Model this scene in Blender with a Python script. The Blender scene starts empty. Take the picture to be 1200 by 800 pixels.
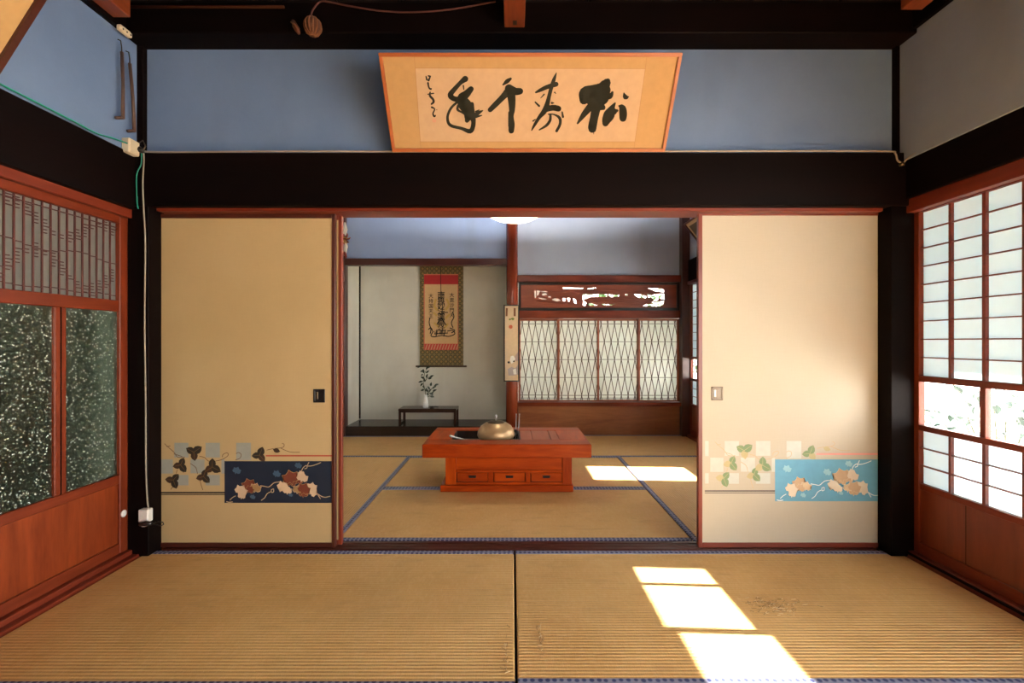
import bpy, bmesh, math, random
from mathutils import Vector, Matrix
random.seed(7)
S = bpy.context.scene
COL = S.collection
H, F = 1.1, 540.0            # camera height (m), focal length in pixels of a 1200 px wide frame
PI = math.pi

def ray(px, py):             # direction of the photograph's pixel; used only to read off measurements
    return Vector(((px - 600) / F, 1.0, (400 - py) / F))
def at(px, py, Y):
    return Vector((0, 0, H)) + ray(px, py) * Y

# ------------------------------------------------------------------ materials
MATS = {}
def _mat(name):
    m = bpy.data.materials.new(name); m.use_nodes = True
    nt = m.node_tree
    return m, nt, nt.nodes['Principled BSDF'], nt.nodes['Material Output']
def c4(c): return (c[0], c[1], c[2], 1)
def setp(b, **k):
    for n, v in k.items():
        n = n.replace('_', ' ')
        if n in b.inputs: b.inputs[n].default_value = v
def coords(nt, scale=(1, 1, 1), which='Object'):
    tc = nt.nodes.new('ShaderNodeTexCoord'); mp = nt.nodes.new('ShaderNodeMapping')
    mp.inputs['Scale'].default_value = scale
    nt.links.new(tc.outputs[which], mp.inputs['Vector'])
    return mp.outputs['Vector']
def noise(nt, vec, scale, detail=4, rough=.55, dist=0):
    n = nt.nodes.new('ShaderNodeTexNoise')
    n.inputs['Scale'].default_value = scale; n.inputs['Detail'].default_value = detail
    n.inputs['Roughness'].default_value = rough; n.inputs['Distortion'].default_value = dist
    nt.links.new(vec, n.inputs['Vector']); return n.outputs['Fac']
def ramp(nt, fac, stops):
    r = nt.nodes.new('ShaderNodeValToRGB')
    el = r.color_ramp.elements
    while len(el) < len(stops): el.new(.5)
    for e, (p, c) in zip(el, stops): e.position = p; e.color = c4(c)
    nt.links.new(fac, r.inputs['Fac']); return r.outputs['Color']
def mix(nt, fac, a, b, mode='MIX'):
    m = nt.nodes.new('ShaderNodeMix'); m.data_type = 'RGBA'; m.blend_type = mode
    for sock, v in ((m.inputs[0], fac), (m.inputs[6], a), (m.inputs[7], b)):
        if isinstance(v, (int, float)): sock.default_value = v
        elif isinstance(v, (tuple, list)): sock.default_value = c4(v)
        else: nt.links.new(v, sock)
    return m.outputs[2]
def math_(nt, op, a, b=None):
    m = nt.nodes.new('ShaderNodeMath'); m.operation = op
    for i, v in enumerate((a, b)):
        if v is None: continue
        if isinstance(v, (int, float)): m.inputs[i].default_value = v
        else: nt.links.new(v, m.inputs[i])
    return m.outputs[0]
def bump(nt, b, h, strength=.2, dist=.005):
    n = nt.nodes.new('ShaderNodeBump'); n.inputs['Strength'].default_value = strength
    n.inputs['Distance'].default_value = dist
    nt.links.new(h, n.inputs['Height']); nt.links.new(n.outputs['Normal'], b.inputs['Normal'])

def plain(name, col, rough=.6, metal=0, spec=.5):
    if name in MATS: return MATS[name]
    m, nt, b, o = _mat(name)
    v = coords(nt); n = noise(nt, v, 30, 3)
    c = mix(nt, n, tuple(x * .88 for x in col), tuple(min(1, x * 1.1) for x in col))
    nt.links.new(c, b.inputs['Base Color'])
    setp(b, Roughness=rough, Metallic=metal, Specular_IOR_Level=spec)
    MATS[name] = m; return m
def wood(name, dark, light, axis='x', rough=.4, scale=9, spec=.5, bs=.12):
    key = name + '_' + axis
    if key in MATS: return MATS[key]
    m, nt, b, o = _mat(key)
    sc = {'x': (.12, 1, 1), 'y': (1, .12, 1), 'z': (1, 1, .12)}[axis]
    v = coords(nt, sc)
    n1 = noise(nt, v, scale, 5, .6, 1.2); n2 = noise(nt, v, scale * 9, 3, .6)
    n3 = noise(nt, coords(nt), 1.3, 2)
    f = math_(nt, 'ADD', math_(nt, 'MULTIPLY', n1, .75), math_(nt, 'MULTIPLY', n2, .25))
    c = ramp(nt, f, [(.34, dark), (.62, light)])
    c = mix(nt, math_(nt, 'MULTIPLY', n3, .35), c, dark)
    nt.links.new(c, b.inputs['Base Color'])
    setp(b, Roughness=rough, Specular_IOR_Level=spec)
    bump(nt, b, n2, bs, .002)
    MATS[key] = m; return m
def plaster(name, a, bcol, stain, rough=.9):
    m, nt, b, o = _mat(name)
    v = coords(nt)
    n1 = noise(nt, v, 1.6, 5, .6); n2 = noise(nt, v, 60, 4, .7); n3 = noise(nt, coords(nt, (1, 1, .25)), 3, 4)
    c = ramp(nt, n1, [(.3, a), (.7, bcol)])
    c = mix(nt, math_(nt, 'MULTIPLY', ramp_f(nt, n3, .55, .8), .45), c, stain)
    c = mix(nt, math_(nt, 'MULTIPLY', n2, .15), c, stain)
    nt.links.new(c, b.inputs['Base Color']); setp(b, Roughness=rough, Specular_IOR_Level=.15)
    bump(nt, b, n2, .25, .002)
    MATS[name] = m; return m
def ramp_f(nt, fac, lo, hi):
    n = nt.nodes.new('ShaderNodeMapRange'); n.inputs[1].default_value = lo; n.inputs[2].default_value = hi
    nt.links.new(fac, n.inputs[0]); return n.outputs[0]

DARK = lambda ax='x': wood('dark_stained_timber', (.002, .001, .001), (.0055, .002, .0018), ax, .6, 7, .07)
RED = lambda ax='x': wood('red_lacquered_timber', (.11, .014, .006), (.21, .032, .011), ax, .38, 8)
DOORW = lambda ax='z': wood('red_brown_door_wood', (.105, .014, .004), (.225, .038, .011), ax, .42, 6, .3)
PALER = lambda ax='x': wood('brown_board_wood', (.20, .062, .022), (.36, .135, .05), ax, .4, 6)
TABLE = lambda ax='x': wood('glossy_keyaki_wood', (.21, .018, .001), (.50, .070, .003), ax, .36, 7, .18)
DRED = lambda ax='z': wood('dark_red_lacquer', (.045, .010, .006), (.08, .018, .010), ax, .3, 8)
CEILW = lambda ax='x': wood('smoked_ceiling_board', (.004, .0025, .002), (.010, .005, .0035), ax, .7, 5, .15)
FRAMEW = lambda ax='x': wood('orange_frame_wood', (.30, .075, .022), (.46, .14, .045), ax, .35, 10)
TOKOW = lambda ax='x': wood('black_toko_board', (.020, .012, .009), (.040, .020, .014), ax, .22, 6)
BLUE = plaster('blue_grey_plaster', (.135, .205, .36), (.175, .255, .43), (.115, .15, .235))
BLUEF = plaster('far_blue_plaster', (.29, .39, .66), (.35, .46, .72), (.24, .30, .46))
GREY = plaster('grey_blue_plaster', (.25, .285, .37), (.31, .345, .43), (.20, .21, .25))
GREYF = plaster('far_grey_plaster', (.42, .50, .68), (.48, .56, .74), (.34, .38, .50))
TOKOP = plaster('pale_sand_plaster', (.56, .56, .50), (.66, .66, .59), (.45, .40, .28))
WHITEP = plaster('off_white_plaster', (.62, .62, .58), (.7, .7, .66), (.5, .47, .4))

def make_tatami():
    m, nt, b, o = _mat('woven_rush')
    v = coords(nt)
    sx = nt.nodes.new('ShaderNodeSeparateXYZ'); nt.links.new(v, sx.inputs[0])
    rib = math_(nt, 'SINE', math_(nt, 'MULTIPLY', sx.outputs['Y'], 2 * PI / .0165))
    rib01 = math_(nt, 'ADD', math_(nt, 'MULTIPLY', rib, .5), .5)
    n1 = noise(nt, v, 1.7, 5, .6); n2 = noise(nt, coords(nt, (1, .35, 1)), 90, 3, .7); n3 = noise(nt, coords(nt, (1, 3, 1)), 7, 4)
    c = ramp(nt, n1, [(.3, (.64, .365, .122)), (.7, (.76, .475, .186))])
    c = mix(nt, math_(nt, 'MULTIPLY', rib01, .16), c, (.42, .24, .085))
    c = mix(nt, math_(nt, 'MULTIPLY', ramp_f(nt, n2, .45, .8), .35), c, (.82, .60, .32))
    c = mix(nt, math_(nt, 'MULTIPLY', ramp_f(nt, n3, .55, .75), .35), c, (.45, .24, .085))
    nt.links.new(c, b.inputs['Base Color']); setp(b, Roughness=.5, Specular_IOR_Level=.35)
    hsum = math_(nt, 'ADD', math_(nt, 'MULTIPLY', rib, .5), n2)
    bump(nt, b, hsum, .55, .003)
    return m
TATAMI = make_tatami()
def make_heri():
    m, nt, b, o = _mat('blue_brocade_edging')
    v = coords(nt)
    w = nt.nodes.new('ShaderNodeTexVoronoi'); w.inputs['Scale'].default_value = 42; w.inputs['Randomness'].default_value = .15
    nt.links.new(v, w.inputs['Vector'])
    c = ramp(nt, w.outputs['Distance'], [(.28, (.02, .03, .12)), (.42, (.24, .25, .36))])
    nt.links.new(c, b.inputs['Base Color']); setp(b, Roughness=.7)
    return m
HERI = make_heri()
def make_fusuma(name, a, bc):
    m, nt, b, o = _mat(name)
    n1 = noise(nt, coords(nt), 1.2, 4); n2 = noise(nt, coords(nt, (1, 1, .08)), 220, 2); n3 = noise(nt, coords(nt, (.08, 1, 1)), 220, 2)
    c = ramp(nt, n1, [(.3, a), (.7, bc)])
    c = mix(nt, math_(nt, 'MULTIPLY', math_(nt, 'ADD', n2, n3), .10), c, tuple(x * .5 for x in a))
    nt.links.new(c, b.inputs['Base Color']); setp(b, Roughness=.6, Specular_IOR_Level=.3)
    return m
FUS_SHADED = make_fusuma('shaded_ochre_paper', (.46, .325, .155), (.53, .385, .20))  # left door paper, its shade put into a darker, yellower colour
FUS_LIT = make_fusuma('lit_cream_paper', (.445, .405, .32), (.49, .45, .365))  # right door paper, the stronger light on it put into the colour
def make_shoji(name, col, trans):
    m, nt, b, o = _mat(name)
    nt.nodes.remove(b)
    n = noise(nt, coords(nt), 14, 5, .7)
    c = mix(nt, n, tuple(x * .93 for x in col), col)
    d = nt.nodes.new('ShaderNodeBsdfDiffuse'); t = nt.nodes.new('ShaderNodeBsdfTranslucent'); mx = nt.nodes.new('ShaderNodeMixShader')
    nt.links.new(c, d.inputs[0]); nt.links.new(c, t.inputs[0]); mx.inputs[0].default_value = trans
    nt.links.new(d.outputs[0], mx.inputs[1]); nt.links.new(t.outputs[0], mx.inputs[2]); nt.links.new(mx.outputs[0], o.inputs[0])
    return m
PAPER = make_shoji('shoji_paper', (.77, .87, .91), .295)
PAPERB = make_shoji('aged_shoji_paper', (.85, .87, .83), .27)
def make_glass(name, clear, veil):
    m, nt, b, o = _mat(name); nt.nodes.remove(b)
    tr = nt.nodes.new('ShaderNodeBsdfTransparent'); tl = nt.nodes.new('ShaderNodeBsdfTranslucent'); gl = nt.nodes.new('ShaderNodeBsdfGlossy')
    n = noise(nt, coords(nt), 5, 3)
    nt.links.new(mix(nt, n, tuple(x * .95 for x in veil), veil), tl.inputs[0]); gl.inputs['Roughness'].default_value = .03
    fr = nt.nodes.new('ShaderNodeFresnel'); fr.inputs[0].default_value = 1.45
    m1 = nt.nodes.new('ShaderNodeMixShader'); m1.inputs[0].default_value = clear
    m2 = nt.nodes.new('ShaderNodeMixShader')
    nt.links.new(tl.outputs[0], m1.inputs[1]); nt.links.new(tr.outputs[0], m1.inputs[2])
    geo = nt.nodes.new('ShaderNodeNewGeometry')
    nt.links.new(math_(nt, 'MULTIPLY', fr.outputs[0], math_(nt, 'SUBTRACT', 1.0, geo.outputs['Backfacing'])), m2.inputs[0]); nt.links.new(m1.outputs[0], m2.inputs[1]); nt.links.new(gl.outputs[0], m2.inputs[2])
    nt.links.new(m2.outputs[0], o.inputs[0]); return m
GLASS = make_glass('hazed_window_glass', .992, (.9, .93, .9))  # thin white veil puts the haze of bright outdoor light into the pane
def make_frost():
    m, nt, b, o = _mat('hammered_frosted_glass')
    v = coords(nt)
    vo = nt.nodes.new('ShaderNodeTexVoronoi'); vo.inputs['Scale'].default_value = 150; nt.links.new(v, vo.inputs['Vector'])
    vo2 = nt.nodes.new('ShaderNodeTexVoronoi'); vo2.inputs['Scale'].default_value = 105; nt.links.new(v, vo2.inputs['Vector'])
    sp = ramp_f(nt, vo2.outputs['Distance'], .48, .26)
    rnd = nt.nodes.new('ShaderNodeSeparateColor'); nt.links.new(vo2.outputs['Color'], rnd.inputs[0])
    sp = math_(nt, 'MULTIPLY', sp, ramp_f(nt, rnd.outputs[0], .25, .8))
    c = mix(nt, sp, (.17, .225, .165), (.72, .80, .72))
    nt.links.new(c, b.inputs['Base Color'])
    setp(b, Roughness=.32, Transmission_Weight=.93, IOR=1.25)
    rr = math_(nt, 'ADD', math_(nt, 'MULTIPLY', sp, .3), .30); nt.links.new(rr, b.inputs['Roughness'])
    nt.links.new(math_(nt, 'SUBTRACT', .96, math_(nt, 'MULTIPLY', sp, .8)), b.inputs['Transmission Weight'])
    bump(nt, b, vo.outputs['Distance'], .2, .003)
    return m
FROST = make_frost()
def make_frost2():
    m, nt, b, o = _mat('grey_ribbed_frosted_glass')
    n = noise(nt, coords(nt), 40, 4)
    nt.links.new(mix(nt, n, (.22, .225, .205), (.31, .315, .29)), b.inputs['Base Color'])
    setp(b, Roughness=.35, Transmission_Weight=.55, IOR=1.2); return m
FROST2 = make_frost2()
def make_brocade():
    m, nt, b, o = _mat('green_gold_brocade')
    v = coords(nt)
    vo = nt.nodes.new('ShaderNodeTexVoronoi'); vo.inputs['Scale'].default_value = 17; vo.inputs['Randomness'].default_value = .05; nt.links.new(v, vo.inputs['Vector'])
    c = ramp(nt, vo.outputs['Distance'], [(.22, (.25, .16, .05)), (.34, (.05, .045, .02)), (.55, (.20, .15, .06))])
    nt.links.new(c, b.inputs['Base Color']); setp(b, Roughness=.6, Specular_IOR_Level=.3); return m
BROCADE = make_brocade()
BLACK = plain('black_lacquer', (.010, .008, .008), .3)
IRON = plain('dark_iron', (.03, .026, .024), .45, .6)
BRASS = plain('aged_bronze', (.12, .085, .05), .4, .8)
STEEL = plain('grey_steel', (.5, .5, .5), .3, .9)
INK = plain('brush_ink', (.035, .033, .022), .8, 0, .2)
FINEINK = plain('fine_ink', (.02, .018, .014), .8, 0, .2)
SEAL = plain('seal_red', (.62, .24, .17), .8)
MOUNT = plain('ochre_mounting_silk', (.46, .27, .115), .8, 0, .2)
PAPERC = plain('calligraphy_paper', (.51, .335, .20), .85, 0, .2)
IVORYP = plain('ivory_plastic', (.66, .56, .40), .45)
WHITEPL = plain('white_plastic', (.75, .73, .68), .4)
GREENC = plain('green_cable_sheath', (.01, .28, .19), .5)
GREYC = plain('grey_cable_sheath', (.34, .28, .23), .5)
PORC = plain('white_porcelain', (.78, .80, .79), .2)
LEAF = plain('dark_leaf', (.012, .028, .012), .4)
STEM = plain('green_stem', (.06, .07, .025), .6)
CLAY = plain('tan_metal', (.48, .31, .16), .42, .55)
ROPE = plain('straw_rope', (.08, .025, .010), .9)
GOLD = plain('gilt', (.55, .36, .10), .4, .6)

# ------------------------------------------------------------------ mesh helpers
class MB:
    """collects shapes for one mesh; every face remembers its material"""
    def __init__(self, mat=None):
        self.bm = bmesh.new(); self.mats = []; self.cur = 0
        if mat: self.use(mat)
    def use(self, m):
        if m not in self.mats: self.mats.append(m)
        self.cur = self.mats.index(m); return self
    def _tag(self, faces):
        for f in faces: f.material_index = self.cur
    def box(self, x0, x1, y0, y1, z0, z1, b=.0015):
        x0, x1 = sorted((x0, x1)); y0, y1 = sorted((y0, y1)); z0, z1 = sorted((z0, z1))
        vs = [self.bm.verts.new(p) for p in ((x0, y0, z0), (x1, y0, z0), (x1, y1, z0), (x0, y1, z0), (x0, y0, z1), (x1, y0, z1), (x1, y1, z1), (x0, y1, z1))]
        fs = [self.bm.faces.new([vs[i] for i in q]) for q in ((3, 2, 1, 0), (4, 5, 6, 7), (0, 1, 5, 4), (1, 2, 6, 5), (2, 3, 7, 6), (3, 0, 4, 7))]
        self._tag(fs)
        b = min(b, .3 * min(x1 - x0, y1 - y0, z1 - z0))
        if b > 1e-5:
            ed = list({e for f in fs for e in f.edges})
            r = bmesh.ops.bevel(self.bm, geom=ed, offset=b, segments=1, affect='EDGES', profile=.5)
            self._tag(r['faces'])
        return self
    def beam(self, p, q, w, t, up=(0, 0, 1)):
        """a rectangular bar from p to q: w across, t along up"""
        p, q = Vector(p), Vector(q); d = (q - p).normalized(); up = Vector(up)
        s = d.cross(up).normalized(); u = s.cross(d).normalized()
        a = [p + s * i * w / 2 + u * j * t / 2 for i, j in ((-1, -1), (1, -1), (1, 1), (-1, 1))]
        e = [x + (q - p) for x in a]
        vs = [self.bm.verts.new(x) for x in a + e]
        self._tag([self.bm.faces.new([vs[i] for i in k]) for k in ((3, 2, 1, 0), (4, 5, 6, 7), (0, 1, 5, 4), (1, 2, 6, 5), (2, 3, 7, 6), (3, 0, 4, 7))])
        return self
    def tube(self, pts, r, n=8, smooth=True):
        pts = [Vector(p) for p in pts]; rs = r if isinstance(r, (list, tuple)) else [r] * len(pts)
        rings = []; prev = None
        for i, p in enumerate(pts):
            d = (pts[min(i + 1, len(pts) - 1)] - pts[max(i - 1, 0)]).normalized()
            if prev is None:
                a = Vector((0, 0, 1)) if abs(d.z) < .9 else Vector((1, 0, 0)); s = d.cross(a).normalized()
            else:
                s = (prev - d * prev.dot(d)).normalized()
            prev = s; u = d.cross(s)
            rings.append([self.bm.verts.new(p + (s * math.cos(2 * PI * k / n) + u * math.sin(2 * PI * k / n)) * rs[i]) for k in range(n)])
        fs = []
        for a, b in zip(rings, rings[1:]):
            for k in range(n):
                f = self.bm.faces.new((a[k], a[(k + 1) % n], b[(k + 1) % n], b[k])); f.smooth = smooth; fs.append(f)
        fs.append(self.bm.faces.new(rings[0][::-1])); fs.append(self.bm.faces.new(rings[-1]))
        self._tag(fs); return self
    def lathe(self, c, prof, n=32, smooth=True):
        c = Vector(c); rings = []
        for r, z in prof:
            if r < 1e-5: rings.append([self.bm.verts.new(c + Vector((0, 0, z)))])
            else: rings.append([self.bm.verts.new(c + Vector((r * math.cos(2 * PI * k / n), r * math.sin(2 * PI * k / n), z))) for k in range(n)])
        fs = []
        for a, b in zip(rings, rings[1:]):
            if len(a) == 1 and len(b) == 1: continue
            for k in range(n):
                k2 = (k + 1) % n
                if len(a) == 1: f = self.bm.faces.new((a[0], b[k2], b[k]))
                elif len(b) == 1: f = self.bm.faces.new((a[k], a[k2], b[0]))
                else: f = self.bm.faces.new((a[k], a[k2], b[k2], b[k]))
                f.smooth = smooth; fs.append(f)
        for rg, rev in ((rings[0], True), (rings[-1], False)):
            if len(rg) > 2: fs.append(self.bm.faces.new(rg[::-1] if rev else rg))
        self._tag(fs); return self
    def poly(self, pts):
        vs = [self.bm.verts.new(Vector(p)) for p in pts]
        f = self.bm.faces.new(vs); self._tag([f])
        if len(pts) > 4: bmesh.ops.triangulate(self.bm, faces=[f])
        return self
    def mesh_from(self, me, M):
        off = len(self.bm.verts)
        vs = [self.bm.verts.new(M @ v.co) for v in me.vertices]
        for p in me.polygons:
            try: f = self.bm.faces.new([vs[i] for i in p.vertices]); f.material_index = self.cur
            except ValueError: pass
        return self
    def build(self, name, parent=None, origin=None):
        me = bpy.data.meshes.new(name)
        for m in self.mats: me.materials.append(m)
        o = bpy.data.objects.new(name, me); COL.objects.link(o)
        if parent is not None:
            o.parent = parent; M = world(parent)
            if origin is None: origin = Vector((0, 0, 0)); L = M
            bmesh.ops.transform(self.bm, matrix=M.inverted(), verts=self.bm.verts)
        else:
            xs = [v.co for v in self.bm.verts]
            lo = [min(v[i] for v in xs) for i in range(3)]; hi = [max(v[i] for v in xs) for i in range(3)]
            c = Vector(origin) if origin else Vector(((lo[0] + hi[0]) / 2, (lo[1] + hi[1]) / 2, lo[2]))
            bmesh.ops.translate(self.bm, vec=-c, verts=self.bm.verts); o.location = c
        self.bm.to_mesh(me); self.bm.free()
        return o
def world(o):
    M = o.matrix_basis.copy()
    while o.parent: o = o.parent; M = o.matrix_basis @ M
    return M
def tag(o, label, cat, group=None, kind=None):
    o['label'] = label; o['category'] = cat
    if group: o['group'] = group
    if kind: o['kind'] = kind
    return o
def thing(name, loc, label, cat, group=None, kind=None, rz=0):
    o = bpy.data.objects.new(name, None); COL.objects.link(o); o.location = loc; o.rotation_euler = (0, 0, rz)
    o.empty_display_size = .1
    return tag(o, label, cat, group, kind)
def struct(name, mb, label, cat):
    return tag(mb.build(name), label, cat, None, 'structure')
def copy_tree(o, parent=None):
    c = o.copy(); COL.objects.link(c)
    if parent: c.parent = parent
    for ch in [x for x in bpy.data.objects if x.parent == o]: copy_tree(ch, c)
    return c
class Sheet:
    """a flat picture surface: pixel outlines of the photograph projected onto the real plane they are drawn on"""
    def __init__(self, mb, origin, normal, lift=.0004):
        self.mb, self.o, self.n = mb, Vector(origin), Vector(normal).normalized(); self.lift = lift
        self.dx = self.dy = 0; self.layer = 1
    def P(self, x, y):
        d = ray(x, y); c = Vector((0, 0, H)); t = (self.o - c).dot(self.n) / d.dot(self.n)
        p = c + d * t
        return p + self.shift + self.n * self.lift * self.layer
    shift = Vector((0, 0, 0))
    def poly(self, pts):
        if len(pts) >= 3: self.mb.poly([self.P(*p) for p in pts])
    def rect(self, x0, y0, x1, y1): self.poly([(x0, y0), (x1, y0), (x1, y1), (x0, y1)])
    def disc(self, x, y, r, n=12): self.poly([(x + r * math.cos(2 * PI * k / n), y + r * math.sin(2 * PI * k / n)) for k in range(n)])
    def stroke(self, pts, caps=True, sub=4):
        """pts: (x, y, width); a smooth brush stroke of changing width"""
        P = [Vector((p[0], p[1], p[2])) for p in pts]
        if len(P) == 1: self.disc(P[0].x, P[0].y, P[0].z / 2); return
        Q = []
        for i in range(len(P) - 1):
            a, b, c, d = P[max(i - 1, 0)], P[i], P[i + 1], P[min(i + 2, len(P) - 1)]
            for k in range(sub):
                t = k / sub
                Q.append(.5 * ((2 * b) + (c - a) * t + (2 * a - 5 * b + 4 * c - d) * t * t + (3 * b - a - 3 * c + d) * t ** 3))
        Q.append(P[-1])
        L = []
        for i, q in enumerate(Q):
            d = Q[min(i + 1, len(Q) - 1)] - Q[max(i - 1, 0)]; d = Vector((d.x, d.y)); d = d.normalized() if d.length > 1e-6 else Vector((1, 0))
            nrm = Vector((-d.y, d.x)) * max(q.z, .05) / 2
            L.append(((q.x + nrm.x, q.y + nrm.y), (q.x - nrm.x, q.y - nrm.y)))
        for (a, b), (c, d) in zip(L, L[1:]): self.poly([a, b, d, c])
        if caps:
            for q in (Q[0], Q[-1]): self.disc(q.x, q.y, max(q.z, .05) / 2, 10)
            for q in Q[1:-1:2]:
                if q.z > 3: self.disc(q.x, q.y, q.z / 2 * .97, 10)
    def text(self, body, x, y, size_px, squash=1.0):
        """one printed character centred on x, y"""
        cu = bpy.data.curves.new('glyph', 'FONT'); cu.body = body; cu.align_x = 'CENTER'; cu.align_y = 'CENTER'; cu.resolution_u = 3; cu.offset = .012
        ob = bpy.data.objects.new('glyph', cu); COL.objects.link(ob)
        dg = bpy.context.evaluated_depsgraph_get(); me = bpy.data.meshes.new_from_object(ob.evaluated_get(dg))
        c = self.P(x, y); ux = (self.P(x + 1, y) - c) * size_px * squash; uy = (self.P(x, y - 1) - c) * size_px
        M = Matrix.Identity(4)
        for i in range(3): M[i][0], M[i][1], M[i][2], M[i][3] = ux[i], uy[i], self.n[i], c[i]
        self.mb.mesh_from(me, M)
        bpy.data.objects.remove(ob); bpy.data.curves.remove(cu); bpy.data.meshes.remove(me)

# ------------------------------------------------------------------ the setting
XL, XR = -1.97, 2.06           # faces of the side doors
YP = 2.455                     # the partition of sliding doors
YB = 5.45                      # rear wall of the far room
ZC = 2.63
REAR = -1.9
# under-floor and ceiling
struct('floor', MB(CEILW('x')).box(-3.2, 3.3, REAR - .1, 6.2, -.16, -.052), 'dark board floor underneath the straw mats', 'floor')
cb = MB(CEILW('y'))
for i in range(14):
    x = -2.1 + i * .31
    cb.box(x, x + .306, REAR, 6.1, 2.775 + .004 * (i % 2), 2.80)
cb.box(-3.3, 2.5, REAR - .1, 6.3, 2.81, 2.9)
struct('ceiling', cb, 'dark smoked board ceiling over both rooms', 'ceiling')
def ceiling_joist(x, y0, y1, label):
    m = MB(wood('orange_joist_wood', (.13, .022, .007), (.26, .058, .016), 'y', .4, 8)).box(x - .05, x + .05, y0, y1, 2.645, 2.76, .003)
    m.use(BLACK).box(x - .008, x + .012, y1 - .05, y1 - .02, 2.6435, 2.66, .001) if abs(x) < .5 else None
    return struct('ceiling_beam', m, label, 'beam')
ceiling_joist(.012, REAR, 2.27, 'reddish ceiling beam above the calligraphy frame')
ceiling_joist(-1.87, REAR, 2.20, 'reddish ceiling beam beside the left blue wall')
ceiling_joist(1.862, REAR, 2.15, 'reddish ceiling beam beside the right grey wall')
struct('ceiling_beam', MB(DARK('x')).box(-1.93, 2.0, 2.27, 2.47, 2.62, 2.775, .004), 'black beam along the top of the partition wall', 'beam')
struct('ceiling_beam', MB(DARK('y')).box(-2.1, -1.90, REAR, 2.30, 2.625, 2.775, .004), 'black beam along the top of the left wall', 'beam')
struct('ceiling_beam', MB(DARK('y')).box(1.97, 2.2, REAR, 2.30, 2.64, 2.775, .004), 'black beam along the top of the right wall', 'beam')
bt = MB(RED('x'))
for y in (2.14, 1.72, 1.3): bt.box(-1.9, 1.97, y - .012, y + .012, 2.755, 2.776, .001)
struct('trim_1', bt, 'thin red-brown battens under the ceiling boards', 'ceiling batten')

# plaster above the lintels
struct('wall_back', MB(BLUE).box(-1.90, 1.98, 2.40, 2.47, 2.05, 2.63, 0), 'blue plaster wall above the black lintel, behind the calligraphy frame', 'wall')
struct('wall_left', MB(BLUE).box(-2.08, -1.93, REAR, 2.40, 2.045, 2.64, 0), 'light blue plaster wall above the glazed doors', 'wall')
struct('wall_right', MB(GREY).box(1.995, 2.15, REAR, 2.40, 2.02, 2.66, 0), 'grey plaster wall above the paper screens', 'wall')
# corner posts
struct('pillar', MB(DARK('z')).box(-1.97, -1.862, 2.36, 2.485, 0, 2.06, .003).box(-1.94, -1.90, 2.37, 2.46, 2.05, 2.63), 'black corner post with the cable, beside the left printed door', 'post')
struct('pillar', MB(DARK('z')).box(1.942, 2.062, 2.36, 2.485, 0, 2.06, .003).box(1.978, 1.998, 2.37, 2.46, 2.05, 2.63), 'dark corner post between the cream door and the paper screens', 'post')
# lintels
struct('lintel', MB(DARK('x')).box(-1.945, 2.03, 2.345, 2.50, 1.792, 2.062, .004), 'broad black lintel over the printed sliding doors', 'lintel')
struct('lintel', MB(DARK('y')).box(-2.06, -1.92, REAR, 2.35, 1.772, 2.052, .004), 'black lintel above the glazed doors on the left', 'lintel')
struct('lintel', MB(DARK('y')).box(2.005, 2.15, REAR, 2.35, 1.825, 2.032, .004), 'black lintel above the paper screens on the right', 'lintel')
struct('trim_2', MB(RED('x')).box(-1.845, 1.925, 2.39, 2.52, 1.776, 1.794, .002), 'thin red-brown door track under the black lintel', 'door track')
struct('trim_3', MB(RED('y')).box(-2.06, -1.945, REAR, 2.36, 1.730, 1.775, .002), 'red door track above the glazed doors', 'door track')
struct('trim_4', MB(RED('y')).box(2.02, 2.15, REAR, 2.37, 1.757, 1.826, .002), 'red door track above the paper screens', 'door track')
sl = MB(DRED('x')).box(-1.845, 1.925, 2.425, 2.54, -.05, .002, .002)
for y in (2.437, 2.472, 2.507): sl.box(-1.845, 1.925, y - .005, y + .005, .001, .006, .001)
struct('sill', sl, 'dark red grooved sill on the floor between the two rooms', 'sill')
struct('sill', MB(RED('y')).box(-2.06, -1.945, REAR, 2.37, -.05, .034, .003).box(-1.945, -1.91, REAR, 2.37, -.05, .012, .003), 'red-brown floor track under the glazed doors', 'sill')
struct('sill', MB(RED('y')).box(2.028, 2.17, REAR, 2.37, -.05, .030, .003).use(DARK('y')).box(2.022, 2.05, REAR, 2.37, .012, .026, .003), 'red-brown floor track under the paper screens', 'sill')

# ------------------------------------------------------------------ straw mats
def mat(cx, cy, L, W, label, rot=False, heri=(1, 1), group='straw mats'):
    t = thing('tatami_mat', (cx, cy, -.05), label, 'straw mat', group, None, PI / 2 if rot else 0)
    def local(x0, x1, y0, y1, z0, z1, m, name, b):
        mb = MB(m); mb.box(x0, x1, y0, y1, z0, z1, b)
        o = mb.build('__', None, (0, 0, 0)); o.location = (0, 0, 0); o.name = name; o.parent = t
        return o
    g = .003
    local(-L / 2 + g, L / 2 - g, -W / 2 + g, W / 2 - g, 0, .05, TATAMI, 'woven_surface', .004)
    for s, on in zip((-1, 1), heri):
        if on: local(-L / 2 + g, L / 2 - g, s * (W / 2 - g) - .017 * s - .017, s * (W / 2 - g) - .017 * s + .017, .045, .0525, HERI, 'brocade_edging', .001)
    return t
W = .93
mat((-1.905 + .012) / 2, 2.423 - .97 / 2, 1.917, .97, 'worn straw mat in the front room beside the red-brown glazed doors')
mat((2.02 + .016) / 2, 2.423 - .957 / 2, 2.004, .957, 'straw mat with sunlit patches in the front room beside the paper screens')
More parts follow.
